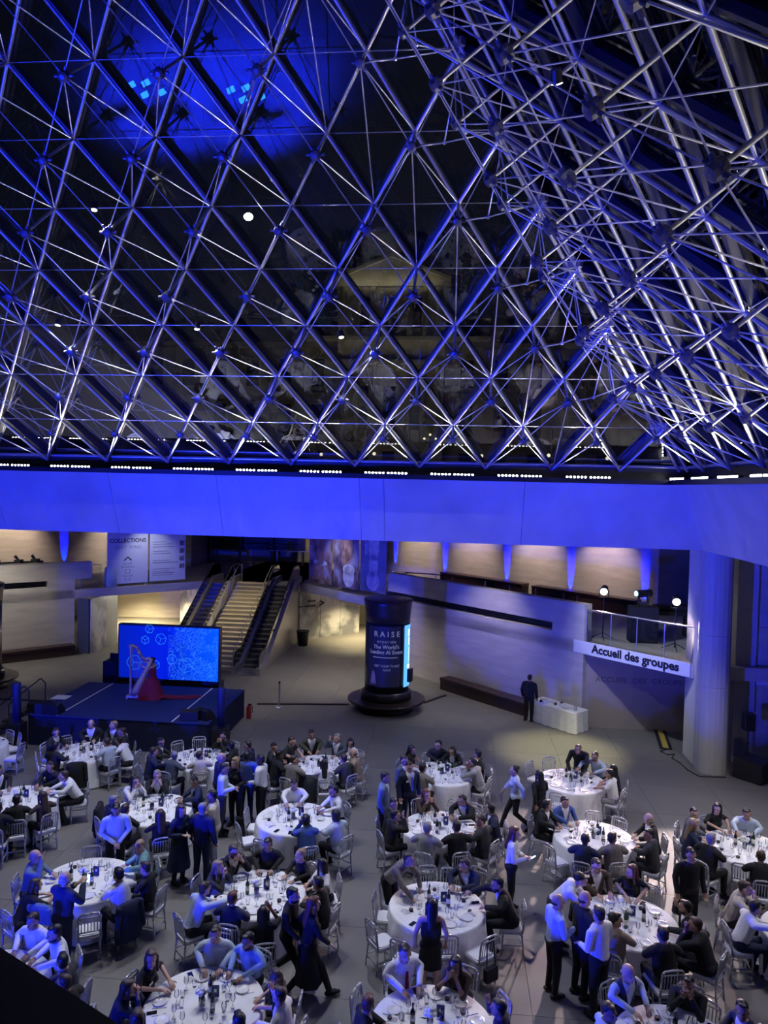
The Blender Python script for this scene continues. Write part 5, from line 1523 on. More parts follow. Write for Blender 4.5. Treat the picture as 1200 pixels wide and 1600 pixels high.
TOPZ = FLOOR + 0.766
def lay_table(k, cx, cy):
    name = TABLE_NAME[k]
    rnd = random.Random(k * 7 + 1)
    t = empty('banquet_table', (cx, cy, FLOOR), rnd.uniform(0, 6))
    tag(t, 'round banquet table under its cloth: ' + name, 'table', 'round banquet tables')
    put('tabletop', TOPM, t)
    for q in range(4):
        put('leg', TLEG, t, rz=q * math.pi / 2)
    c = put('tablecloth', CLOTHS[k % 4], None, loc=(cx, cy, FLOOR), rz=rnd.uniform(0, 6))
    tag(c, 'white floor-length cloth on the ' + name, 'tablecloth', 'white round tablecloths')
    def item(nm, mesh, r, a, label, cat, rz=None, grp=None):
        o = put(nm, mesh, None, loc=(cx + r * math.cos(a), cy + r * math.sin(a), TOPZ), rz=a + math.pi / 2 if rz is None else rz)
        tag(o, label, cat, grp or '%s on the %s' % (cat, name))
        return o
    a0 = rnd.uniform(0, 6)
    for q in range(10):
        a = a0 + q * 0.6283
        if rnd.random() < 0.72:
            item('dinner_plate', IT['plate'], 0.66 + rnd.uniform(-0.05, 0.03), a, 'white plate at a place on the ' + name, 'plate')
            item('knife', IT['knife'], 0.66, a + 0.20, 'steel knife beside a plate on the ' + name, 'knife')
            item('fork', IT['fork'], 0.66, a - 0.20, 'steel fork beside a plate on the ' + name, 'fork')
        if rnd.random() < 0.6:
            item('napkin', IT['napkin'], 0.70 + rnd.uniform(-0.15, 0.05), a + 0.31, 'crumpled white napkin on the ' + name, 'napkin', rnd.uniform(0, 6))
        item('wine_glass', IT['wine'], 0.47 + rnd.uniform(-0.06, 0.06), a + rnd.uniform(-0.12, 0.12), 'stemmed wine glass on the ' + name, 'wine glass')
        if rnd.random() < 0.75:
            item('tumbler', IT['water'], 0.42 + rnd.uniform(-0.1, 0.04), a + 0.28, 'plain tumbler on the ' + name, 'tumbler')
        if rnd.random() < 0.45:
            item('dessert_cup', IT['cup'], 0.58 + rnd.uniform(-0.06, 0.05), a - 0.3, 'small dark dessert cup on the ' + name, 'cup')
    for q in range(rnd.choice((1, 2, 2))):
        item('phone', IT['phone'], 0.76, a0 + rnd.uniform(0, 6), 'black phone lying on the ' + name, 'phone')
    for q in range(2):
        r_, a = 0.22 + rnd.uniform(-0.05, 0.08), a0 + q * 2.1 + rnd.uniform(-0.3, 0.3)
        b = empty('wine_bottle', (cx + r_ * math.cos(a), cy + r_ * math.sin(a), TOPZ), rnd.uniform(0, 6))
        g = rnd.random() < 0.5
        tag(b, ('green' if g else 'dark') + ' bottle on the ' + name, 'bottle', '%s bottle on the %s' % ('green' if g else 'dark', name))
        put('bottle_body', IT['bottle' if g else 'bottle2'], b)
        put('label', IT['blabel'], b)
    cd = empty('table_card', (cx + 0.12, cy + 0.16, TOPZ), rnd.uniform(-0.3, 0.3))
    tag(cd, 'navy number card standing on the ' + name, 'sign', 'navy table cards')
    put('card_panel', IT['card'], cd)
    put('card_foot', IT['cardfoot'], cd)
    put('card_mark', IT['cardmark'], cd)
    v = empty('flower_vase', (cx - 0.03, cy - 0.02, TOPZ), rnd.uniform(0, 6))
    tag(v, 'small vase of white flowers on the ' + name, 'flowers', 'white flower vases')
    put('vase', IT['vase'], v)
    put('foliage', IT['foliage'], v)
    for q in range(6):
        t_ = q * 1.05
        rr = 0.0 if q == 0 else 0.065
        put('blossom', IT['bloom'], v, loc=(rr * math.cos(t_), rr * math.sin(t_), 0.20 + (0.03 if q == 0 else rnd.uniform(-0.02, 0.02))))
for k, (cx, cy) in TABLES.items():
    lay_table(k, cx, cy)
# things on the buffet
rb = random.Random(5)
bm = Matrix.Translation((14.92, 22.78, FLOOR + 0.77)) @ Matrix.Rotation(-math.pi / 4, 4, 'Z')
for q, (x, y, nm, lab) in enumerate(((-0.75, 0.1, 'plate', 'plate stack end of the buffet, by the standing person'), (-0.5, -0.12, 'napkin', 'white napkin beside plates on the buffet'), (-0.3, 0.1, 'plate', 'second plate on the buffet'),
                                     (-0.05, -0.1, 'cup', 'dark cup in the buffet middle'), (0.15, 0.1, 'napkin', 'white napkin in the buffet middle'), (0.4, -0.08, 'plate', 'third plate on the buffet'), (0.6, 0.12, 'napkin', 'white napkin near the buffet end'),
                                     (0.8, -0.05, 'water', 'tumbler at the column end of the buffet'), (0.02, 0.2, 'cup', 'dark cup at the back of the buffet'), (-0.6, -0.25, 'cup', 'dark cup near the buffet front'))):
    p = bm @ Vector((x, y, 0))
    o = put({'plate': 'dinner_plate', 'napkin': 'napkin', 'cup': 'dessert_cup', 'water': 'tumbler'}[nm], IT[nm], None, loc=p, rz=rb.uniform(0, 6), scale=(1.35, 1.35, 1.5))
    tag(o, lab, nm if nm != 'water' else 'glass')

# ------------------------------------------------------------------ people
def capsule(mb, p0, p1, r0, r1, sx=1.0, sy=1.0, frame=None, n=12):
    """tapered capsule; sx, sy squash across two axes of the frame"""
    p0, p1 = Vector(p0), Vector(p1)
    d = p1 - p0
    L = max(d.length, 1e-5)
    z = d / L
    x = Vector(frame) if frame else Vector((1, 0, 0))
    x = x - z * x.dot(z)
    if x.length < 1e-3:
        x = Vector((0, 1, 0)) - z * z.y
    x.normalize()
    y = z.cross(x)
    rings = []
    for k in range(5):
        a = math.pi / 2 * (1 - k / 4)
        rings.append((p0 - z * r0 * math.sin(a), r0 * math.cos(a)))
    for k in range(1, 4):
        t = k / 4
        rings.append((p0 + d * t, r0 + (r1 - r0) * t))
    for k in range(5):
        a = math.pi / 2 * k / 4
        rings.append((p1 + z * r1 * math.sin(a), r1 * math.cos(a)))
    vs = []
    for c, r in rings:
        r = max(r, 1e-4)
        vs += [c + x * r * sx * math.cos(2 * math.pi * i / n) + y * r * sy * math.sin(2 * math.pi * i / n) for i in range(n)]
    m = len(rings)
    fs = [(k * n + i, k * n + (i + 1) % n, (k + 1) * n + (i + 1) % n, (k + 1) * n + i) for k in range(m - 1) for i in range(n)]
    fs += [tuple(range(n - 1, -1, -1)), tuple(range((m - 1) * n, m * n))]
    mb.add(vs, fs)

# pose: lean, (left elbow, left wrist), (right elbow, right wrist) for x>0 = right; head yaw, pitch
TABLE_Z = 0.80
POSES = {
    'sit':   dict(sit=1, lean=10, arms=(((-0.27, 0.10, 0.93), (-0.13, 0.36, 0.83)), ((0.27, 0.10, 0.93), (0.13, 0.36, 0.83))), yaw=0, pit=-10),
    'turn':  dict(sit=1, lean=10, arms=(((-0.28, 0.08, 0.93), (-0.15, 0.34, 0.83)), ((0.27, 0.12, 0.93), (0.06, 0.36, 0.83))), yaw=52, pit=-4),
    'chin':  dict(sit=1, lean=19, arms=(((-0.20, 0.40, 0.85), (-0.07, 0.36, 1.06)), ((0.20, 0.40, 0.85), (0.06, 0.37, 1.05))), yaw=-8, pit=-6),
    'reach': dict(sit=1, lean=21, arms=(((-0.28, 0.22, 0.90), (-0.14, 0.44, 0.83)), ((0.25, 0.42, 0.98), (0.18, 0.66, 0.92))), yaw=-10, pit=-8),
    'raise': dict(sit=1, lean=9, arms=(((-0.27, 0.10, 0.93), (-0.12, 0.36, 0.83)), ((0.26, 0.26, 0.98), (0.12, 0.26, 1.20))), yaw=10, pit=-2),
    'lean':  dict(sit=1, lean=28, arms=(((-0.27, 0.34, 0.86), (-0.10, 0.56, 0.83)), ((0.27, 0.34, 0.86), (0.10, 0.58, 0.83))), yaw=15, pit=-6),
    'stand': dict(lean=2, arms=(((-0.25, -0.02, 1.16), (-0.25, 0.08, 0.90)), ((0.25, -0.02, 1.16), (0.25, 0.08, 0.90))), yaw=0, pit=-8),
    'talk':  dict(lean=3, arms=(((-0.25, 0.02, 1.15), (-0.15, 0.24, 1.08)), ((0.26, 0.04, 1.15), (0.12, 0.28, 1.18))), yaw=8, pit=-6),
    'clasp': dict(lean=6, arms=(((-0.26, 0.05, 1.15), (-0.05, 0.22, 0.97)), ((0.26, 0.05, 1.15), (0.04, 0.23, 0.98))), yaw=0, pit=-28),
    'phone': dict(lean=3, arms=(((-0.24, 0.14, 1.2), (-0.05, 0.36, 1.36)), ((0.24, 0.16, 1.22), (0.07, 0.36, 1.40))), yaw=0, pit=-2),
    'walk':  dict(lean=5, walk=1, arms=(((-0.25, -0.12, 1.17), (-0.24, -0.16, 0.92)), ((0.25, 0.10, 1.17), (0.22, 0.26, 1.0))), yaw=0, pit=-4),
    'bend':  dict(lean=40, back=0.12, arms=(((-0.25, 0.36, 1.02), (-0.18, 0.44, 0.83)), ((0.25, 0.36, 1.02), (0.16, 0.50, 0.83))), yaw=0, pit=8),
    'harp':  dict(sit=1, lean=4, up=0.08, arms=(((-0.26, 0.18, 1.12), (-0.10, 0.40, 1.14)), ((0.26, 0.18, 1.14), (0.10, 0.42, 1.20))), yaw=-14, pit=-6),
}
def hand(mb, seg, w, elb, side):
    d = (w - elb).normalized()
    dn = Vector((0, 0, -1)) if abs(d.z) < 0.8 else Vector((0, 1, 0))
    lat = d.cross(dn).normalized()
    pn = lat.cross(d)
    palm = w + d * 0.045
    capsule(mb, w, w + d * 0.07, 0.030, 0.036, 1.15, 0.55, lat)
    seg.append((w, w + d * 0.19, 0.04, 'hand'))
    for k, L in enumerate((0.062, 0.074, 0.070, 0.052)):
        b = w + d * 0.085 + lat * (-0.033 + 0.022 * k)
        m_ = b + (d * 0.85 + dn * 0.3).normalized() * L * 0.55
        capsule(mb, b, m_, 0.0095, 0.009, n=8)
        capsule(mb, m_, m_ + (d * 0.55 + dn * 0.8).normalized() * L * 0.5, 0.009, 0.008, n=8)
    s = -side
    b = w + d * 0.03 + lat * 0.03 * s
    m_ = b + (d * 0.6 + lat * 0.8 * s).normalized() * 0.04
    capsule(mb, b, m_, 0.012, 0.011, n=8)
    capsule(mb, m_, m_ + (d * 0.9 + lat * 0.15 * s).normalized() * 0.035, 0.011, 0.009, n=8)

HEADM = {}
def head_matrix(pose):
    p = POSES[pose]
    th = p['lean'] * D2R
    hz = (0.56 + p.get('up', 0)) if p.get('sit') else (0.94 - (0.03 if p.get('walk') else 0) - (0.05 if p.get('back') else 0))
    hip = Vector((0, -p.get('back', 0), hz))
    c = hip + Vector((0, math.sin(th) * 0.66 + 0.02, math.cos(th) * 0.66))
    return Matrix.Translation(c) @ Matrix.Rotation(-p['yaw'] * D2R, 4, 'Z') @ Matrix.Rotation(p['pit'] * D2R, 4, 'X'), hip, th

def build_body(pose, female):
    p = POSES[pose]
    HM, hip, th = head_matrix(pose)
    mb = MB()
    seg = []
    S = Vector((0, math.sin(th), math.cos(th)))
    F = Vector((0, math.cos(th), -math.sin(th)))
    sw = 0.155 if female else 0.178
    at = lambda x, f, s: hip + Vector((x, 0, 0)) + F * f + S * s
    def lim(a, b, r0, r1, kind, **k):
        capsule(mb, a, b, r0, r1, **k)
        seg.append((Vector(a), Vector(b), max(r0, r1), kind))
    lim(at(-0.055, 0, 0.0), at(0.055, 0, 0.0), 0.12, 0.12, 'pelvis', sx=1.0, sy=0.95)
    lim(at(0, 0, 0.06), at(0, 0.005, 0.20), 0.13 if female else 0.142, 0.125 if female else 0.145, 'torso', sx=1.12, sy=0.78, frame=(1, 0, 0))
    lim(at(0, 0.005, 0.20), at(0, 0.0, 0.42), 0.135 if female else 0.148, 0.13 if female else 0.145, 'torso', sx=1.18, sy=0.75, frame=(1, 0, 0))
    if female:
        for s in (-1, 1):
            lim(at(s * 0.065, 0.07, 0.33), at(s * 0.065, 0.085, 0.325), 0.058, 0.052, 'torso')
    lim(at(-sw + 0.03, -0.01, 0.455), at(sw - 0.03, -0.01, 0.455), 0.062, 0.062, 'torso')
    neck0 = at(0, -0.005, 0.46)
    hc = HM.translation
    lim(neck0, hc + HM.to_3x3() @ Vector((0, -0.02, -0.06)), 0.055, 0.05, 'neck')
    # head
    def hl(x, y, z): return HM @ Vector((x, y, z))
    R3 = HM.to_3x3()
    M4 = R3.to_4x4()
    for c, r in (((0, -0.015, 0.03), (0.078, 0.098, 0.098)), ((0, 0.018, -0.045), (0.058, 0.072, 0.078)), ((0, 0.075, -0.098), (0.024, 0.02, 0.02)),
                 ((0, 0.083, 0.035), (0.05, 0.014, 0.012)), ((0.081, -0.01, -0.005), (0.012, 0.022, 0.033)), ((-0.081, -0.01, -0.005), (0.012, 0.022, 0.033)),
                 ((0, 0.088, -0.062), (0.022, 0.012, 0.009)), ((0, 0.086, -0.074), (0.020, 0.012, 0.008))):
        mb.ball(hl(*c), r, 16, 10, M4)
    capsule(mb, hl(0, 0.088, 0.025), hl(0, 0.108, -0.022), 0.010, 0.015, n=8)
    seg.append((hl(0, 0, -0.07), hl(0, 0, 0.06), 0.095, 'head'))
    # arms
    for side, (e, w) in zip((-1, 1), p['arms']):
        sh = at(side * (sw + 0.012), -0.005, 0.44)
        e, w = Vector(e), Vector(w)
        if p.get('up') is None and not p.get('sit') and pose not in ('bend',):
            pass
        k = 0.86 if female else 1.0
        lim(sh, e, 0.058 * k, 0.043 * k, 'uarm')
        lim(e, w, 0.043 * k, 0.029 * k, 'farm')
        hand(mb, seg, w, e, side)
    # legs
    for side in (-1, 1):
        hj = hip + Vector((side * 0.09, 0, -0.02))
        if p.get('sit'):
            if pose == 'harp':
                kn, an = Vector((side * 0.2, 0.40, 0.60)), Vector((side * 0.22, 0.45, 0.09))
            else:
                kn, an = Vector((side * 0.12, 0.41, 0.52)), Vector((side * 0.12, 0.34 + 0.06 * side, 0.09))
        elif p.get('walk'):
            kn = Vector((side * 0.085, 0.20, 0.50)) if side > 0 else Vector((side * 0.085, 0.02, 0.48))
            an = Vector((side * 0.08, 0.33, 0.11)) if side > 0 else Vector((side * 0.08, -0.34, 0.16))
        else:
            kn, an = Vector((side * 0.10, 0.02 - p.get('back', 0) * 0.5, 0.49)), Vector((side * 0.11, -0.02, 0.09))
        lim(hj, kn, 0.088, 0.060, 'thigh')
        lim(kn, an, 0.058, 0.040, 'shin')
        toe = Vector((0, 1, 0))
        if p.get('walk') and side < 0:
            toe = Vector((0, 0.8, -0.6)).normalized()
        hl_ = an + Vector((0, -0.035, -0.045))
        capsule(mb, hl_, hl_ + toe * 0.12, 0.038, 0.042, 1.0, 0.9)
        capsule(mb, hl_ + toe * 0.1, hl_ + toe * 0.19 + Vector((0, 0, -0.01)), 0.040, 0.028, 1.1, 0.7)
        seg.append((hl_ + Vector((0, 0, 0.0)), hl_ + toe * 0.2, 0.05, 'foot'))
    raw = mb.mesh('person_raw', mat('skin_base', (0.5, 0.33, 0.25), 0.5))
    ob = bpy.data.objects.new('person_raw', raw)
    COL.objects.link(ob)
    rm = ob.modifiers.new('remesh', 'REMESH')
    rm.mode = 'VOXEL'
    rm.voxel_size = 0.0095
    sm = ob.modifiers.new('smooth', 'SMOOTH')
    sm.factor = 0.5
    sm.iterations = 2
    dc_ = ob.modifiers.new('decimate', 'DECIMATE')
    dc_.ratio = 0.30
    bpy.context.view_layer.update()
    me = bpy.data.meshes.new_from_object(ob.evaluated_get(bpy.context.evaluated_depsgraph_get()))
    bpy.data.objects.remove(ob)
    me.name = 'person_body'
    # label each vertex with the nearest limb
    kinds = []
    co = [v.co.copy() for v in me.vertices]
    HI = HM.inverted()
    for c in co:
        best, bk = 9e9, 'torso'
        for a, b, r, k in seg:
            ab = b - a
            t = max(0.0, min(1.0, (c - a).dot(ab) / max(ab.length_squared, 1e-9)))
            dd = (c - a - ab * t).length / r
            if dd < best:
                best, bk = dd, k
        kinds.append(bk)
    # eyes, brows, lips as small material patches on the face
    me.materials.append(mat('lip_tone', (0.30, 0.10, 0.09), 0.5))
    mi = []
    for f in me.polygons:
        q = HI @ f.center
        i = 0
        if q.y > 0.05:
            if abs(q.x) < 0.024 and abs(q.z + 0.067) < 0.008 and q.y > 0.08:
                i = 1
        mi.append(i)
    me.polygons.foreach_set('material_index', mi)
    me.polygons.foreach_set('use_smooth', [True] * len(me.polygons))
    return me, co, kinds, HM, hip, S, F

BODIES = {}
GARM = {}
def body(pose, female):
    k = (pose, female)
    if k not in BODIES:
        BODIES[k] = build_body(pose, female)
    return BODIES[k]
def garment(pose, female, kind):
    key = (pose, female, kind)
    if key in GARM:
        return GARM[key]
    me, co, kinds, HM, hip, S, F = body(pose, female)
    sets = {'jacket': ('torso', 'uarm', 'farm', 'pelvis'), 'shirt': ('torso', 'uarm', 'farm'), 'tee': ('torso', 'uarm'), 'dress_top': ('torso', 'pelvis'),
            'trousers': ('pelvis', 'thigh', 'shin'), 'shoes': ('foot',), 'vest': ('torso',), 'inner': ('torso', 'neck'), 'skirt': ('pelvis', 'thigh')}[kind]
    off = {'jacket': 0.020, 'shirt': 0.011, 'tee': 0.011, 'dress_top': 0.012, 'trousers': 0.009, 'shoes': 0.008, 'vest': 0.016, 'inner': 0.006, 'skirt': 0.02}[kind]
    use = []
    for f in me.polygons:
        ok = sum(kinds[v] in sets for v in f.vertices) * 2 > len(f.vertices)
        if ok and kind == 'inner':
            d = f.center - hip
            ok = 0.18 < d.dot(S) < 0.535
        if ok and kind in ('jacket', 'vest'):
            d = f.center - hip
            s_, x_, fr = d.dot(S), abs(d.x), d.dot(F)
            if fr > 0.03 and s_ > 0.16 and x_ < (s_ - 0.16) * 0.28 + (0.0):
                ok = False
            if kind == 'jacket' and s_ < -0.10:
                ok = False
            if kind == 'vest' and x_ > 0.16:
                ok = False
        if ok and kind == 'dress_top' and (f.center - hip).dot(S) > 0.44:
            ok = False
        if ok:
            use.append(f)
    ids = {}
    vs, fs = [], []
    for f in use:
        q = []
        for v in f.vertices:
            if v not in ids:
                ids[v] = len(vs)
                vs.append(co[v] + me.vertices[v].normal * off)
            q.append(ids[v])
        fs.append(tuple(q))
    # even out hems and cuffs: relax the open edges along themselves
    cnt = {}
    for f in fs:
        for i in range(len(f)):
            e = (min(f[i], f[i - 1]), max(f[i], f[i - 1]))
            cnt[e] = cnt.get(e, 0) + 1
    nb_ = {}
    for (i, j), c in cnt.items():
        if c == 1:
            nb_.setdefault(i, []).append(j)
            nb_.setdefault(j, []).append(i)
    for _ in range(8):
        new = {i: (vs[i] + vs[n[0]] + vs[n[1]]) / 3 for i, n in nb_.items() if len(n) == 2}
        for i, p_ in new.items():
            vs[i] = p_
    g = bpy.data.meshes.new(kind)
    g.from_pydata(vs, [], fs)
    g.materials.append(M_DARK)
    g.polygons.foreach_set('use_smooth', [True] * len(g.polygons))
    g.update()
    GARM[key] = g
    return g

def union_mesh(name, mb, voxel, m):
    ob = bpy.data.objects.new(name, mb.mesh(name, m))
    COL.objects.link(ob)
    rm = ob.modifiers.new('remesh', 'REMESH')
    rm.mode = 'VOXEL'
    rm.voxel_size = voxel
    sm = ob.modifiers.new('smooth', 'SMOOTH')
    sm.iterations = 3
    bpy.context.view_layer.update()
    me = bpy.data.meshes.new_from_object(ob.evaluated_get(bpy.context.evaluated_depsgraph_get()))
    bpy.data.objects.remove(ob)
    me.name = name
    me.polygons.foreach_set('use_smooth', [True] * len(me.polygons))
    return me
def hair_mesh(style):
    mb = MB()
    if style == 'short':
        mb.ball((0, -0.038, 0.052), (0.083, 0.092, 0.086), 20, 14).ball((0, -0.068, -0.01), (0.070, 0.045, 0.065), 14, 10).ball((0.01, 0.032, 0.108), (0.055, 0.045, 0.022), 12, 8)
    elif style == 'bald':
        mb.ball((0, -0.060, -0.022), (0.077, 0.062, 0.036), 16, 10)
    elif style == 'long':
        mb.ball((0, -0.036, 0.050), (0.087, 0.096, 0.090), 20, 14)
        capsule(mb, (0, -0.075, 0.03), (0, -0.125, -0.30), 0.078, 0.060, 1.15, 0.62, (1, 0, 0))
        for s in (-1, 1):
            capsule(mb, (s * 0.078, 0.0, 0.04), (s * 0.088, 0.005, -0.20), 0.026, 0.020)
        mb.ball((0, 0.026, 0.108), (0.06, 0.045, 0.024), 12, 8)
    elif style == 'bun':
        mb.ball((0, -0.036, 0.050), (0.084, 0.094, 0.088), 20, 14).ball((0, -0.12, 0.08), (0.042, 0.042, 0.042), 12, 8).ball((0, -0.065, -0.01), (0.068, 0.045, 0.06), 12, 8)
    elif style == 'cap':
        mb.ball((0, -0.024, 0.055), (0.090, 0.106, 0.088), 20, 14)
        mb.prism([(-0.065, 0.05), (0.065, 0.05), (0.05, 0.165), (-0.05, 0.165)], 0.052, 0.066)
    elif style == 'beard':
        mb.ball((0, 0.022, -0.078), (0.062, 0.074, 0.05), 16, 10)
    return union_mesh('hair', mb, 0.010, mat('hair_base', (0.02, 0.015, 0.012), 0.6))
HAIR = {k: hair_mesh(k) for k in ('short', 'bald', 'long', 'bun', 'cap', 'beard')}
EYE = MB().ball((0, 0, 0), (0.0085, 0.009, 0.005), 8, 6).mesh('eye', mat('eye_dark', (0.05, 0.035, 0.03), 0.25), True)
CLOTH_RGB = dict(black=(0.010, 0.010, 0.013), charcoal=(0.035, 0.036, 0.042), navy=(0.012, 0.018, 0.06), slate=(0.07, 0.085, 0.12), steel=(0.12, 0.18, 0.30), royal=(0.05, 0.10, 0.33), lightblue=(0.46, 0.54, 0.68), skyblue=(0.28, 0.42, 0.66),
                 white=(0.74, 0.74, 0.76), cream=(0.55, 0.50, 0.42), tan=(0.30, 0.23, 0.16), taupe=(0.20, 0.18, 0.16), brown=(0.06, 0.038, 0.030), olive=(0.055, 0.055, 0.035), grey=(0.30, 0.30, 0.31), teal=(0.16, 0.34, 0.34), red=(0.30, 0.012, 0.02), gown=(0.19, 0.004, 0.022))  # teal carries the tint of the light on one jacket
HAIR_RGB = dict(black=(0.010, 0.008, 0.008), brown=(0.045, 0.026, 0.016), blond=(0.28, 0.19, 0.10), grey=(0.22, 0.21, 0.21), white=(0.5, 0.5, 0.5), auburn=(0.11, 0.035, 0.02))
SKIN_RGB = dict(l=(0.52, 0.33, 0.25), m=(0.36, 0.21, 0.145), d=(0.09, 0.05, 0.035))
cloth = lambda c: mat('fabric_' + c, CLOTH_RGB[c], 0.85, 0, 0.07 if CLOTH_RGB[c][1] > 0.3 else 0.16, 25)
hairm = lambda c: mat('hair_' + c, HAIR_RGB[c], 0.5, 0, 0.3, 60)
skinm = lambda c: mat('skin_' + c, SKIN_RGB[c], 0.5)

TIE = MB().add([(-0.022, 0, 0), (0.022, 0, 0), (0.034, 0.006, -0.30), (0, 0.006, -0.34), (-0.034, 0.006, -0.30), (-0.018, -0.008, 0), (0.018, -0.008, 0), (0.03, -0.004, -0.30), (0, -0.004, -0.34), (-0.03, -0.004, -0.30)],
               [(0, 1, 2, 3, 4), (9, 8, 7, 6, 5), (0, 5, 6, 1), (1, 6, 7, 2), (2, 7, 8, 3), (3, 8, 9, 4), (4, 9, 5, 0)]).mesh('tie', M_DARK)
BADGE = MB().box(-0.04, 0.04, 0, 0.005, -0.025, 0.025).mesh('badge', M_WHITE)
def skirt_mesh(length):
    mb = MB()
    n = 28
    vs = []
    for k in range(6):
        t = k / 5
        rx = 0.165 + 0.03 * t + 0.06 * t * (length > 0.5)
        for i in range(n):
            a = 2 * math.pi * i / n
            w = 1 + 0.05 * t * math.sin(7 * a)
            vs.append((rx * w * math.cos(a), (rx * 0.82) * w * math.sin(a), 0.06 - length * t))
    mb.add(vs, [(k * n + i, (k + 1) * n + i, (k + 1) * n + (i + 1) % n, k * n + (i + 1) % n) for k in range(5) for i in range(n)])
    return mb.mesh('skirt', M_DARK, True)
SKIRT = {'short': skirt_mesh(0.42), 'long': skirt_mesh(0.66)}

def person(hx, hy, face, pose, mirror, top, tcol, bcol, hstyle, hcol, skin, label, group, opt, scale=1.0, base=None):
    female = hstyle in ('long', 'bun')
    me, co, kinds, HM, hip, S, F = body(pose, female)
    a = -face * D2R
    off = HM.translation
    ox, oy = off.x * (-1.07 if mirror else 1.07) * scale, off.y * 1.05 * scale
    x = hx - (ox * math.cos(a) - oy * math.sin(a))
    y = hy - (ox * math.sin(a) + oy * math.cos(a))
    r = put('person', me, None, loc=(x, y, FLOOR if base is None else base), rz=a)
    r.material_slots[0].link = 'OBJECT'
    r.material_slots[0].material = skinm(skin)
    r.scale = ((-1.07 if mirror else 1.07) * scale, 1.05 * scale, scale)
    tag(r, label, 'person', group)
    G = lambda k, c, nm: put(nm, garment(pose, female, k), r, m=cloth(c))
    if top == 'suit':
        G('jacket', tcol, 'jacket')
        G('inner', 'white' if tcol not in ('white', 'cream') else 'lightblue', 'shirt')
    elif top == 'vest':
        G('shirt', 'lightblue', 'shirt')
        G('vest', tcol, 'waistcoat')
    elif top in ('shirt', 'sweater'):
        G('shirt', tcol, top)
    elif top == 'tee':
        G('tee', tcol, 'tee_shirt')
    elif top == 'dress':
        G('shirt' if not POSES[pose].get('sit') else 'tee', tcol, 'dress_top')
        if not POSES[pose].get('sit'):
            put('skirt', SKIRT['long'], r, loc=hip, m=cloth(tcol))
        else:
            G('skirt', tcol, 'skirt')
    elif top == 'minidress':
        G('dress_top', tcol, 'dress_top')
        put('skirt', SKIRT['short'], r, loc=hip, m=cloth(tcol))
    if bcol != 'skin':
        G('trousers', bcol, 'trousers')
    G('shoes', opt.get('k', 'black'), 'shoes')
    put('cap' if hstyle == 'cap' else 'hair', HAIR[hstyle], r, matrix=HM, m=hairm(hcol))
    for ex in (-0.033, 0.033):
        put('eye', EYE, r, matrix=HM @ Matrix.Translation((ex, 0.0745, 0.008)))
    if 'b' in opt:
        put('beard', HAIR['beard'], r, matrix=HM, m=hairm('black' if hcol not in ('brown', 'grey') else hcol))
    chest = Matrix.Translation(hip) @ Matrix(((1, 0, 0, 0), (0, F.y, S.y, 0), (0, F.z, S.z, 0), (0, 0, 0, 1)))
    if 't' in opt:
        put('tie', TIE, r, matrix=chest @ Matrix.Translation((0, 0.150, 0.46)) @ Matrix.Rotation(0.16, 4, 'X'), m=cloth(opt['t']))
    if 'w' in opt:
        put('badge', BADGE, r, matrix=chest @ Matrix.Translation((0.09, 0.135, 0.36)))
    if 'p' in opt or 'o' in opt:
        w = Vector(POSES[pose]['arms'][1][1])
        wp = r.matrix_basis @ (w + Vector((0, 0.12, 0.02)))
        if 'p' in opt:
            ph = put('phone', IT['phone'], None, loc=wp)
            ph.rotation_euler = (1.35 if opt['p'] == '2' else 0.6, 0, a)
            tag(ph, 'lit phone held by ' + ('the person in navy taking a picture' if opt['p'] == '2' else 'the person in white walking by'), 'phone')
            MB().box(-0.034, 0.034, -0.07, 0.07, 0.008, 0.0095).obj('display', emis('phone_display', (0.5, 0.7, 1.0), 3.0), ph)
            if opt['p'] == '2':
                ph.rotation_euler = (1.45, 0, a)
        else:
            bo = empty('wine_bottle', wp + Vector((0, 0, -0.32)))
            tag(bo, 'dark bottle hanging from the hand of the server', 'bottle')
            put('bottle_body', IT['bottle2'], bo)
            put('label', IT['blabel'], bo)
    return r, x, y

POSE_FEM = set()
rp = random.Random(11)
def coat_on(ch, colour, label):
    """garment draped over a chair back"""
    mb = MB()
    n = 20
    vs = []
    for k, (z, w, dy) in enumerate(((0.93, 0.16, 0.0), (0.90, 0.24, 0.05), (0.70, 0.27, 0.075), (0.45, 0.28, 0.09), (0.22, 0.27, 0.10))):
        for i in range(n):
            t = 2 * math.pi * i / n
            vs.append((w * math.cos(t) * (1 + 0.03 * math.sin(5 * t + k)), -0.235 + (dy + 0.018) * math.sin(t) * (1 + 0.15 * math.sin(9 * t)), z))
    mb.add(vs, [(k * n + i, (k + 1) * n + i, (k + 1) * n + (i + 1) % n, k * n + (i + 1) % n) for k in range(4) for i in range(n)] + [tuple(range(n))])
    for s in (-1, 1):
        capsule(mb, (s * 0.22, -0.27, 0.86), (s * 0.27, -0.30, 0.42), 0.055, 0.045)
    o = put('draped_jacket', mb.mesh('draped_jacket', cloth(colour), True), None, loc=ch.location, rz=ch.rotation_euler.z)
    tag(o, label, 'jacket', 'jackets hung on chair backs')
def handbag(ch, label):
    r = empty('hand_bag', ch.matrix_basis @ Vector((0.0, -0.30, 0.42)), ch.rotation_euler.z)
    tag(r, label, 'bag')
    bevel(MB().box(-0.14, 0.14, -0.06, 0.06, -0.27, -0.02).obj('bag_body', M_DARK, r), 0.03, 3)
    MB().path([(-0.1, 0, -0.03), (-0.08, 0.03, 0.4), (0.08, 0.03, 0.4), (0.1, 0, -0.03)], 0.012, 6).obj('strap', M_DARK, r)

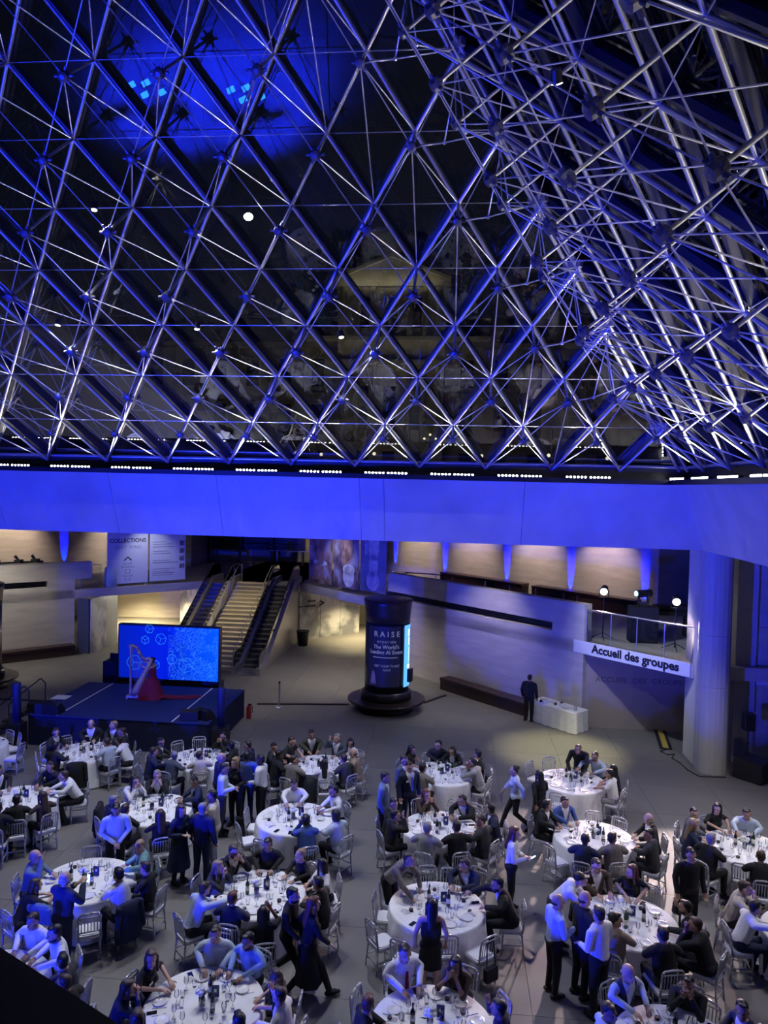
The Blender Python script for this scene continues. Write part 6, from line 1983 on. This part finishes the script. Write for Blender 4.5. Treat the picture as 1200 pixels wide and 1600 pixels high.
seen = {}
def uniq(s):
    w = s.split()
    if len(w) > 16:
        s = ' '.join(w[:16]).rstrip(',')
    seen[s] = seen.get(s, 0) + 1
    return s
for (hx, hy, face, pose, mir, top, tc_, bc_, hs, hc, sk, tb, desc, opt) in PEOPLE:
    where = (', at ' + TABLE_NAME[tb]) if tb else ''
    sc = rp.uniform(1.0, 1.06) * (0.97 if hs in ('long', 'bun') else 1.0)
    lab = 'person in ' + desc + where
    grp = 'people seated at tables' if POSES[pose].get('sit') else 'people standing in the hall'
    r, x, y = person(hx, hy, face, pose, mir, top, tc_, bc_, hs, hc, sk, uniq(lab), grp, opt, sc)
    if POSES[pose].get('sit'):
        short = desc.replace('seated ', '')
        ch = chair(x, y, face, uniq('chair under person in ' + short + where), 'silver banquet chairs')
        if 'jacket on chair' in desc:
            coat_on(ch, 'navy', 'navy jacket hung behind the white-shirted back at the table with the raised phone')
for (x, y, face, tb, coat, desc) in CHAIRS:
    a = -face * D2R
    cx, cy = x - 0.24 * math.sin(a), y + 0.24 * math.cos(a)
    nm = desc if not coat else 'with ' + desc
    ch = chair(cx, cy, face, uniq('silver chair, ' + ('unoccupied, ' if not coat else '') + nm + ', at ' + TABLE_NAME[tb]), 'silver banquet chairs')
    if coat == 'bag':
        handbag(ch, 'dark shoulder bag hanging on the chair with white seat, right')
    elif coat:
        coat_on(ch, coat, uniq(desc + ' draped over a chair at ' + TABLE_NAME[tb]))

# harpist in a red gown
hr, hxx, hyy = person(0.36, 20.35, -75, 'harp', 0, 'minidress', 'gown', 'skin', 'bun', 'black', 'l', 'person in a red gown playing the harp on stage', 'people on stage', {}, 1.0, FLOOR + 1.0)
gw = MB()
n = 30
vs = []
for k, (z, rx, ry, oy) in enumerate(((0.72, 0.17, 0.14, 0.0), (0.60, 0.24, 0.26, 0.08), (0.45, 0.30, 0.40, 0.14), (0.2, 0.38, 0.48, 0.14), (0.01, 0.46, 0.56, 0.12))):
    for i in range(n):
        t = 2 * math.pi * i / n
        w = 1 + 0.05 * (k / 4) * math.sin(9 * t)
        vs.append((rx * w * math.cos(t), oy + ry * w * math.sin(t), z))
gw.add(vs, [(k * n + i, (k + 1) * n + i, (k + 1) * n + (i + 1) % n, k * n + (i + 1) % n) for k in range(4) for i in range(n)])
gw.obj('gown_skirt', cloth('gown'), hr, True)
# train of the gown spread over the stage
tr = MB()
vs = []
for i in range(15):
    u = i / 14
    for k in range(7):
        v = k / 6 - 0.5
        xx = 0.55 + 1.55 * u
        yy = 0.02 + 0.62 * u * 0.8 + v * (0.35 + 0.35 * u) * (1 - 0.55 * u ** 4)
        zz = 1.012 + 0.05 * (1 - abs(v) * 1.9) * abs(math.sin(5 * u + k)) * (1 - 0.5 * u) + (0.25 * (1 - u) ** 6)
        vs.append((xx, 20.2 + yy, FLOOR + max(zz, 1.006)))
tr.add(vs, [(i * 7 + k, (i + 1) * 7 + k, (i + 1) * 7 + k + 1, i * 7 + k + 1) for i in range(14) for k in range(6)])
to = tr.obj('gown_train', cloth('gown'), None, True)
to.parent = hr
to.matrix_parent_inverse = hr.matrix_basis.inverted()
hs_ = empty('harp_stool', (hxx, hyy, FLOOR + 1.0))
tag(hs_, 'round black stool under the red gown', 'stool')
MB().lathe([(0.0, 0.46), (0.17, 0.46), (0.18, 0.50), (0.0, 0.51)], 18).obj('seat', M_DARK, hs_, True)
for k in range(4):
    t = k * math.pi / 2 + 0.7
    MB().tube((0.1 * math.cos(t), 0.1 * math.sin(t), 0.46), (0.15 * math.cos(t), 0.15 * math.sin(t), 0), 0.015, n=6).obj('leg', M_BLACKMETAL, hs_)
bp = empty('backpack', (5.9, 12.75, FLOOR))
tag(bp, 'black backpack behind the half-empty table', 'bag')
MB().prism(rounded(0, 0, 0.3, 0.18, 0.07), 0.0, 0.42).obj('pack_body', M_DARK, bp)
MB().prism(rounded(0, -0.12, 0.22, 0.08, 0.03), 0.04, 0.24).obj('front_pocket', M_DARK, bp)
MB().path([(-0.05, 0, 0.42), (0, 0, 0.48), (0.05, 0, 0.42)], 0.012, 6).obj('grab_handle', M_DARK, bp)

# ------------------------------------------------------------------ lamps
truss_lamp((6.11, 11.69, 5.3), (9.5, 4.0, -9.0), 'brightest spotlight on the far trusses, below the blue glow', 680, 70, 0.10, 120)
truss_lamp((2.53, 11.58, 5.45), (3, 9, -9), 'spotlight on the far trusses, upper left', 1350, 12, 0.06, 120)
truss_lamp((0.66, 13.4, 3.22), (-1, 11, -9), 'small spotlight low on the far trusses, leftmost of three', 1150, 8, 0.06, 130, COOL)
truss_lamp((4.32, 13.46, 3.14), (4.5, 11, -9), 'small spotlight low on the far trusses, middle of three', 1200, 8, 0.06, 130, COOL)
truss_lamp((7.99, 13.6, 2.98), (10.5, 11, -9), 'small spotlight low on the far trusses, rightmost of three', 1950, 8, 0.06, 130, COOL)
truss_lamp((12.1, 5.0, 4.55), (15.5, 16, -9), 'bright spotlight high on the right trusses', 0, 45, 0.07, 52)
# downlights in the gallery ceiling
def downlight(x, y, z, label, color, power, tgt=None, angle=80, blend=0.8, strength=6, size=0.1):
    r = empty('ceiling_downlight', (x, y, z))
    tag(r, label, 'light', 'ceiling downlights')
    MB().lathe([(0.10, -0.03), (0.13, -0.03), (0.13, 0.0), (0.10, 0.0)], 18).obj('ring', M_BLACKMETAL, r)
    MB().lathe([(0.0, -0.012), (0.10, -0.012)], 18).obj('lens', emis('downlight_lens_%s' % ('warm' if color == WARM else 'white'), color, strength), r)
    light('SPOT', 'downlight_beam', (x, y, z - 0.05), color, power, tgt or (x, y, z - 5), size, angle=angle, blend=blend)
downlight(14.9, 19.9, Z1, 'ceiling downlight above the buffet', (1.0, 0.95, 0.55), 2700, (14.6, 20.0, FLOOR), 42)
downlight(-0.4, 30.5, Z1, 'ceiling downlight above the stairs', WARM, 680, (0, 32.0, -8), 70)
downlight(0.6, 34.0, Z1, 'ceiling downlight above the stair top', WARM, 260, (0, 35.0, -8), 90)
for k, (x, y) in enumerate(((-5.6, 36.4), (5.6, 36.4), (-8.0, 38.2), (8.0, 38.2))):
    downlight(x, y, SL, 'corridor downlight under the gallery, %s' % ('left near', 'right near', 'left far', 'right far')[k], WARM, (3200, 1300, 3200, 3200)[k], None, 120, strength=12)
for k, x in enumerate((8.75, 12.0, 15.1, 18.0)):
    downlight(x - 1.4, 48.7 - x - 1.4, Z1, 'wall-washing downlight on the right gallery, %s from the posters' % ('first', 'second', 'third', 'fourth')[k], (1.0, 0.80, 0.62), 520, (x, 48.7 - x, -4.2), 84, strength=4)
for k, x in enumerate((9.6, 13.9, 16.8)):
    downlight(-x + 1.4, 48.7 - x - 1.4, Z1, 'wall-washing downlight on the left gallery, %s from the white panels' % ('first', 'second', 'third')[k], (1.0, 0.80, 0.60), 620, (-x, 48.7 - x, -4.2), 84, strength=4)
downlight(2.5, 43.0, Z1, 'ceiling downlight behind the escalator tops', WARM, 420, (2.5, 45.5, -5), 110)
downlight(19.3, 14.6, Z1, 'added ceiling light over the right side, nearest the column', (1.0, 0.95, 0.88), 1000, (15.8, 15.2, FLOOR), 105)  # added lamp, brightens the right rear floor
downlight(19.3, 9.5, Z1, 'added ceiling light over the right side, further from the column', (1.0, 0.95, 0.88), 750, (16.0, 10.0, FLOOR), 105)  # second added lamp, fills the right side further forward
downlight(-5.3, 34.7, SL, 'added corridor light for the left cloud panel', (1.0, 0.92, 0.7), 420, (-6.3, 32.4, -8.2), 120, strength=12)  # added so the cloud panel is not left dark
downlight(3.2, 24.2, Z1, 'added ceiling light in front of the bin-side escalator', (1.0, 0.92, 0.78), 620, (3.4, 25.0, -9), 80)  # added to lift the floor between stage and kiosk
downlight(-9.4, 25.5, Z1, 'ceiling downlight above the left kiosk', (1.0, 0.93, 0.8), 950, (-9, 27.5, -8), 90)
downlight(6.5, 27.0, Z1, 'ceiling downlight behind the round kiosk', (1.0, 0.93, 0.8), 1350, (6.5, 28.5, -9), 85)
downlight(11.5, 24.0, Z1, 'ceiling downlight along the stone wall', (1.0, 0.95, 0.9), 720, (11.8, 25.0, -8), 85)

for k, (x, y, tx, ty) in enumerate(((-4.2, 31.6, -5.2, 33.3), (4.0, 31.8, 5.0, 33.4), (14.9, 19.6, 17.0, 21.3), (-11.5, 24.5, -10.5, 27.8))):
    downlight(x, y, Z1, 'added cool fill light in the gallery ceiling, %s' % ('facing the white panels', 'facing the figure posters', 'facing the reception sign', 'facing the left stone wall')[k], COOL, (260, 330, 950, 420)[k], (tx, ty, -5.2), 75, strength=4)  # added lamps that brighten the panels, posters, reception sign and left wall

# blue flood stands left of the viewer
for k, (x, y) in enumerate(FLOOD_STANDS):
    r = empty('flood_stand', (x, y, FLOOR))
    tag(r, 'stand with four blue LED floods, %s of the pair' % ('further left' if k == 0 else 'nearer'), 'light', 'blue flood stands')
    for q in range(3):
        t = q * 2.1
        MB().tube((0, 0, 0.4), (0.6 * math.cos(t), 0.6 * math.sin(t), 0), 0.02, n=6).obj('leg', M_BLACKMETAL, r)
    MB().tube((0, 0, 0), (0, 0, 1.6), 0.03, n=8).obj('pole', M_BLACKMETAL, r)
    MB().tube((-0.8, 0, 1.6), (0.8, 0, 1.6), 0.03, n=8).obj('crossbar', M_BLACKMETAL, r)
    d = Vector((0.35, 0.62, 0.70)).normalized()
    qt = d.to_track_quat('Z', 'Y').to_matrix().to_4x4()
    for q, (ox, oz) in enumerate(((-0.75, 1.75), (0.0, 1.85), (0.55, 1.25), (-0.35, 1.1))):
        Mx = Matrix.Translation((ox, 0.05, oz)) @ qt
        hd = bevel(MB().box(-0.22, 0.22, -0.15, 0.15, -0.12, 0.0, Mx).obj('flood_head', M_DARK, r), 0.015)
        MB().box(-0.19, 0.19, -0.125, 0.125, 0.0, 0.008, Mx).obj('flood_lens', emis('flood_lens', (0.01, 0.13, 1.0), 45), hd)
FA, FB = Vector((*FLOOD_STANDS[0], FLOOR + 2.1)), Vector((*FLOOD_STANDS[1], FLOOR + 2.1))
light('SPOT', 'flood_beam', FA, BLUE, 23000, (-1.0, 18.0, -1.6), 0.25, angle=52, blend=0.7)
light('SPOT', 'flood_beam', FB, BLUE, 18000, (9.0, 18.0, -1.5), 0.25, angle=52, blend=0.7)
light('SPOT', 'flood_beam', FB, BLUE, 20000, (17.5, 11.0, -1.5), 0.25, angle=52, blend=0.7)
light('SPOT', 'flood_beam', FA, BLUE, 16000, (8.0, 13.0, 8.0), 0.25, angle=70, blend=0.8)
light('SPOT', 'flood_beam', FA, BLUE, 1500, (4.0, 22.0, -8.0), 0.25, angle=70, blend=0.8)
light('SPOT', 'flood_beam', FB, BLUE, 3000, (15.0, 18.0, -8.0), 0.25, angle=70, blend=0.8)
light('SPOT', 'flood_beam', FA + Vector((0, 0, 0.6)), BLUE, 66000, (-3.7, -2.9, FLOOR), 0.25, angle=140, blend=0.9)  # added downward beam without a lamp head; lit floor mirrors as blue glow
light('SPOT', 'flood_beam', FB + Vector((0, 0, 0.6)), BLUE, 66000, (0.8, -2.7, FLOOR), 0.25, angle=140, blend=0.9)  # same added floor beam at the nearer stand, for the glow in the glass

# ------------------------------------------------------------------ outside, at night
gd = MB().box(-160, 160, HALF + 1.32, 190, -1.6, -0.35).obj('ground_courtyard', mat('dark_paving', (0.05, 0.05, 0.05), 0.6, 0, 0.2, 0.5))
tag(gd, 'dark courtyard paving outside the glass', 'ground', kind='structure')
M_PAL = mat('palace_stone', (0.40, 0.36, 0.28), 0.8, 0, 0.15, 0.4)
M_SLATE = mat('slate_roof', (0.10, 0.11, 0.13), 0.6, 0, 0.2, 1.0)
M_WIN = mat('dark_window', (0.02, 0.02, 0.025), 0.2)
pv = empty('palace_pavilion', (0.3, 112, 0))
tag(pv, 'dim palace pavilion with pediment and square dome outside', 'building')
MB().box(-8.4, 8.4, 0, 10, -0.35, 30.6).obj('wall', M_PAL, pv)
for z, hw, ht in ((5.5, 9.0, 0.7), (18.2, 9.3, 0.8), (22.0, 15.5, 0.6), (30.3, 9.2, 0.8)):
    MB().box(-hw, hw, -1.0, 1.0, z, z + ht).obj('cornice', M_PAL, pv)
pd = MB().add([(-8.6, -1.2, 31.1), (8.6, -1.2, 31.1), (0, -1.2, 34.6), (-8.6, 2, 31.1), (8.6, 2, 31.1), (0, 2, 34.6)], [(0, 1, 2), (5, 4, 3), (0, 3, 4, 1), (1, 4, 5, 2), (2, 5, 3, 0)]).obj('pediment', M_PAL, pv)
MB().bar((-9.2, -1.4, 31.2), (0, -1.4, 34.9), 0.7, 0.5, (0, 0, 1)).obj('raking_cornice', M_PAL, pd)
MB().bar((9.2, -1.4, 31.2), (0, -1.4, 34.9), 0.7, 0.5, (0, 0, 1)).obj('raking_cornice', M_PAL, pd)
vs = []
for k in range(9):
    t = k / 8
    w = 8.0 * math.cos(t * 1.15) ** 0.8
    vs += [(-w, 5 - w * 0.6, 31 + 9 * math.sin(t * 1.4)), (w, 5 - w * 0.6, 31 + 9 * math.sin(t * 1.4)), (w, 5 + w * 0.6, 31 + 9 * math.sin(t * 1.4)), (-w, 5 + w * 0.6, 31 + 9 * math.sin(t * 1.4))]
MB().add(vs, [(k * 4 + i, k * 4 + (i + 1) % 4, (k + 1) * 4 + (i + 1) % 4, (k + 1) * 4 + i) for k in range(8) for i in range(4)] + [(32, 33, 34, 35)]).obj('dome', M_SLATE, pv)
for x in (-7.4, -5.2, -2.9, 2.9, 5.2, 7.4):
    for z0, z1 in ((6.3, 18.1), (22.7, 30.2)):
        MB().tube((x, -0.5, z0), (x, -0.5, z1), 0.45, n=10).obj('column', M_PAL, pv)
for x in (-4.1, 0, 4.1):
    for z0, z1 in ((0.5, 4.8), (8.2, 15.0), (24.0, 28.8)):
        w_ = MB().box(x - 0.95, x + 0.95, -0.12, 0.05, z0, z1).obj('window', M_WIN, pv)
        MB().box(x - 1.2, x + 1.2, -0.3, 0.0, z1, z1 + 0.5).obj('window_head', M_PAL, w_)
for sg, lab in ((-1, 'long dim palace wing left of the pavilion'), (1, 'long dim palace wing right of the pavilion')):
    wg = empty('palace_wing', (0.3, 112, 0))
    tag(wg, lab, 'building', 'palace wings outside')
    x0, x1 = (8.5, 75)
    bx = lambda a, b_, y0, y1, z0, z1, nm, m, par=None: MB().box(min(sg * a, sg * b_), max(sg * a, sg * b_), y0, y1, z0, z1).obj(nm, m, par or wg)
    bx(x0, x1, 3, 10, -0.35, 22.0, 'wall', M_PAL)
    bx(x0, x1, 2.3, 3.4, 5.6, 6.2, 'cornice', M_PAL)
    bx(x0, x1, 2.3, 3.4, 13.6, 14.2, 'cornice', M_PAL)
    bx(x0, x1, 2.1, 3.6, 21.4, 22.2, 'cornice', M_PAL)
    MB().add([(sg * x0, 3, 22.2), (sg * x1, 3, 22.2), (sg * x1, 10, 22.2), (sg * x0, 10, 22.2), (sg * x0, 6.5, 27), (sg * x1, 6.5, 27)], [(0, 1, 5, 4), (2, 3, 4, 5), (1, 2, 5), (0, 4, 3)]).obj('roof', M_SLATE, wg)
    for k in range(11):
        xw = 12 + k * 5.4
        for z0, z1 in ((0.6, 4.8), (7.4, 12.3), (15.2, 19.6)):
            w_ = bx(xw - 1.0, xw + 1.0, 2.85, 3.05, z0, z1, 'window', M_WIN)
            bx(xw - 1.25, xw + 1.25, 2.6, 3.0, z1, z1 + 0.4, 'window_head', M_PAL, w_)
        MB().box(sg * (xw + 2.7) - 0.4, sg * (xw + 2.7) + 0.4, 2.5, 3.1, 6.2, 21.4).obj('pilaster', M_PAL, wg)
light('AREA', 'palace_floodlight', (0.3, 92, 1.0), (1.0, 0.88, 0.62), 420, (0.3, 112, 24), 14, 1.5)
light('AREA', 'palace_floodlight', (-38, 95, 1.0), (1.0, 0.85, 0.6), 160, (-38, 115, 8), 40, 1.5)
light('AREA', 'palace_floodlight', (34, 95, 1.0), (1.0, 0.85, 0.6), 60, (34, 115, 8), 40, 1.5)
light('AREA', 'palace_floodlight', (0.3, 110.2, 20.6), (1.0, 0.9, 0.6), 45, (0.3, 111.2, 22.2), 28, 0.3)
light('AREA', 'palace_floodlight', (0.3, 110.2, 17.2), (1.0, 0.9, 0.6), 25, (0.3, 111.2, 18.6), 18, 0.3)
light('AREA', 'palace_floodlight', (0.3, 109.5, 30.0), (1.0, 0.9, 0.6), 130, (0.3, 111, 33), 14, 0.3)
# small glass pyramid outside with lamps inside
spy = empty('small_glass_pyramid', (-0.1, 46, -0.35))
tag(spy, 'small lit glass pyramid in the courtyard', 'pyramid')
bq = 2.1
ap_ = Vector((0, 0, 4.6))
cor = [Vector((s * bq, t * bq, 0)) for s, t in ((-1, -1), (1, -1), (1, 1), (-1, 1))]
for k in range(4):
    a, b_ = cor[k], cor[(k + 1) % 4]
    put('edge_bar', UNIT_ROD, spy, matrix=rod_matrix(a, ap_, 0.05))
    for q in (1, 2):
        put('lattice_bar', UNIT_ROD, spy, matrix=rod_matrix(a.lerp(b_, q / 3), a.lerp(ap_, q / 3), 0.03))
        put('lattice_bar', UNIT_ROD, spy, matrix=rod_matrix(a.lerp(b_, q / 3), b_.lerp(ap_, 1 - q / 3), 0.03))
    MB().add([a, b_, ap_], [(0, 1, 2)]).obj('glass_side', M_PANE, spy)
MB().ball((0.2, -1.0, 1.75), 0.13, 10, 8).obj('lamp_globe', emis('globe_warm', (1.0, 0.85, 0.5), 2.5), spy, True)
light('POINT', 'small_pyramid_light', (0.1, 46, 1.6), (1.0, 0.88, 0.55), 60, size=0.15)
def lamppost(x, y, h, label, globes=3):
    r = empty('courtyard_lamp', (x, y, -0.35))
    tag(r, label, 'street lamp', 'courtyard lamps')
    MB().lathe([(0.25, 0), (0.22, 0.3), (0.08, 0.5), (0.06, h - 0.6), (0.09, h - 0.5)], 10).obj('pole', M_BLACKMETAL, r, True)
    for k in range(globes):
        ox = (k - (globes - 1) / 2) * 0.5
        MB().ball((ox, 0, h - (0.0 if ox == 0 else 0.35)), 0.10, 10, 8).obj('lamp_globe', MATS['globe_warm'], r, True)
        MB().tube((0, 0, h - 0.8), (ox, 0, h - (0.17 if ox == 0 else 0.5)), 0.03, n=6).obj('arm', M_BLACKMETAL, r)
lamppost(8.64, 60, 4.2, 'three-globed lamp beyond the middle of the glass')
for k, (px, y) in enumerate(((-9.0, 40), (-3.6, 40), (3.1, 38), (6.2, 38), (12.3, 36), (15.9, 36), (19.0, 36))):
    lamppost(px, y, 1.5 if k % 2 else 1.4, 'low courtyard lamp, %s from the left' % ('first', 'second', 'third', 'fourth', 'fifth', 'sixth', 'seventh')[k], 1)
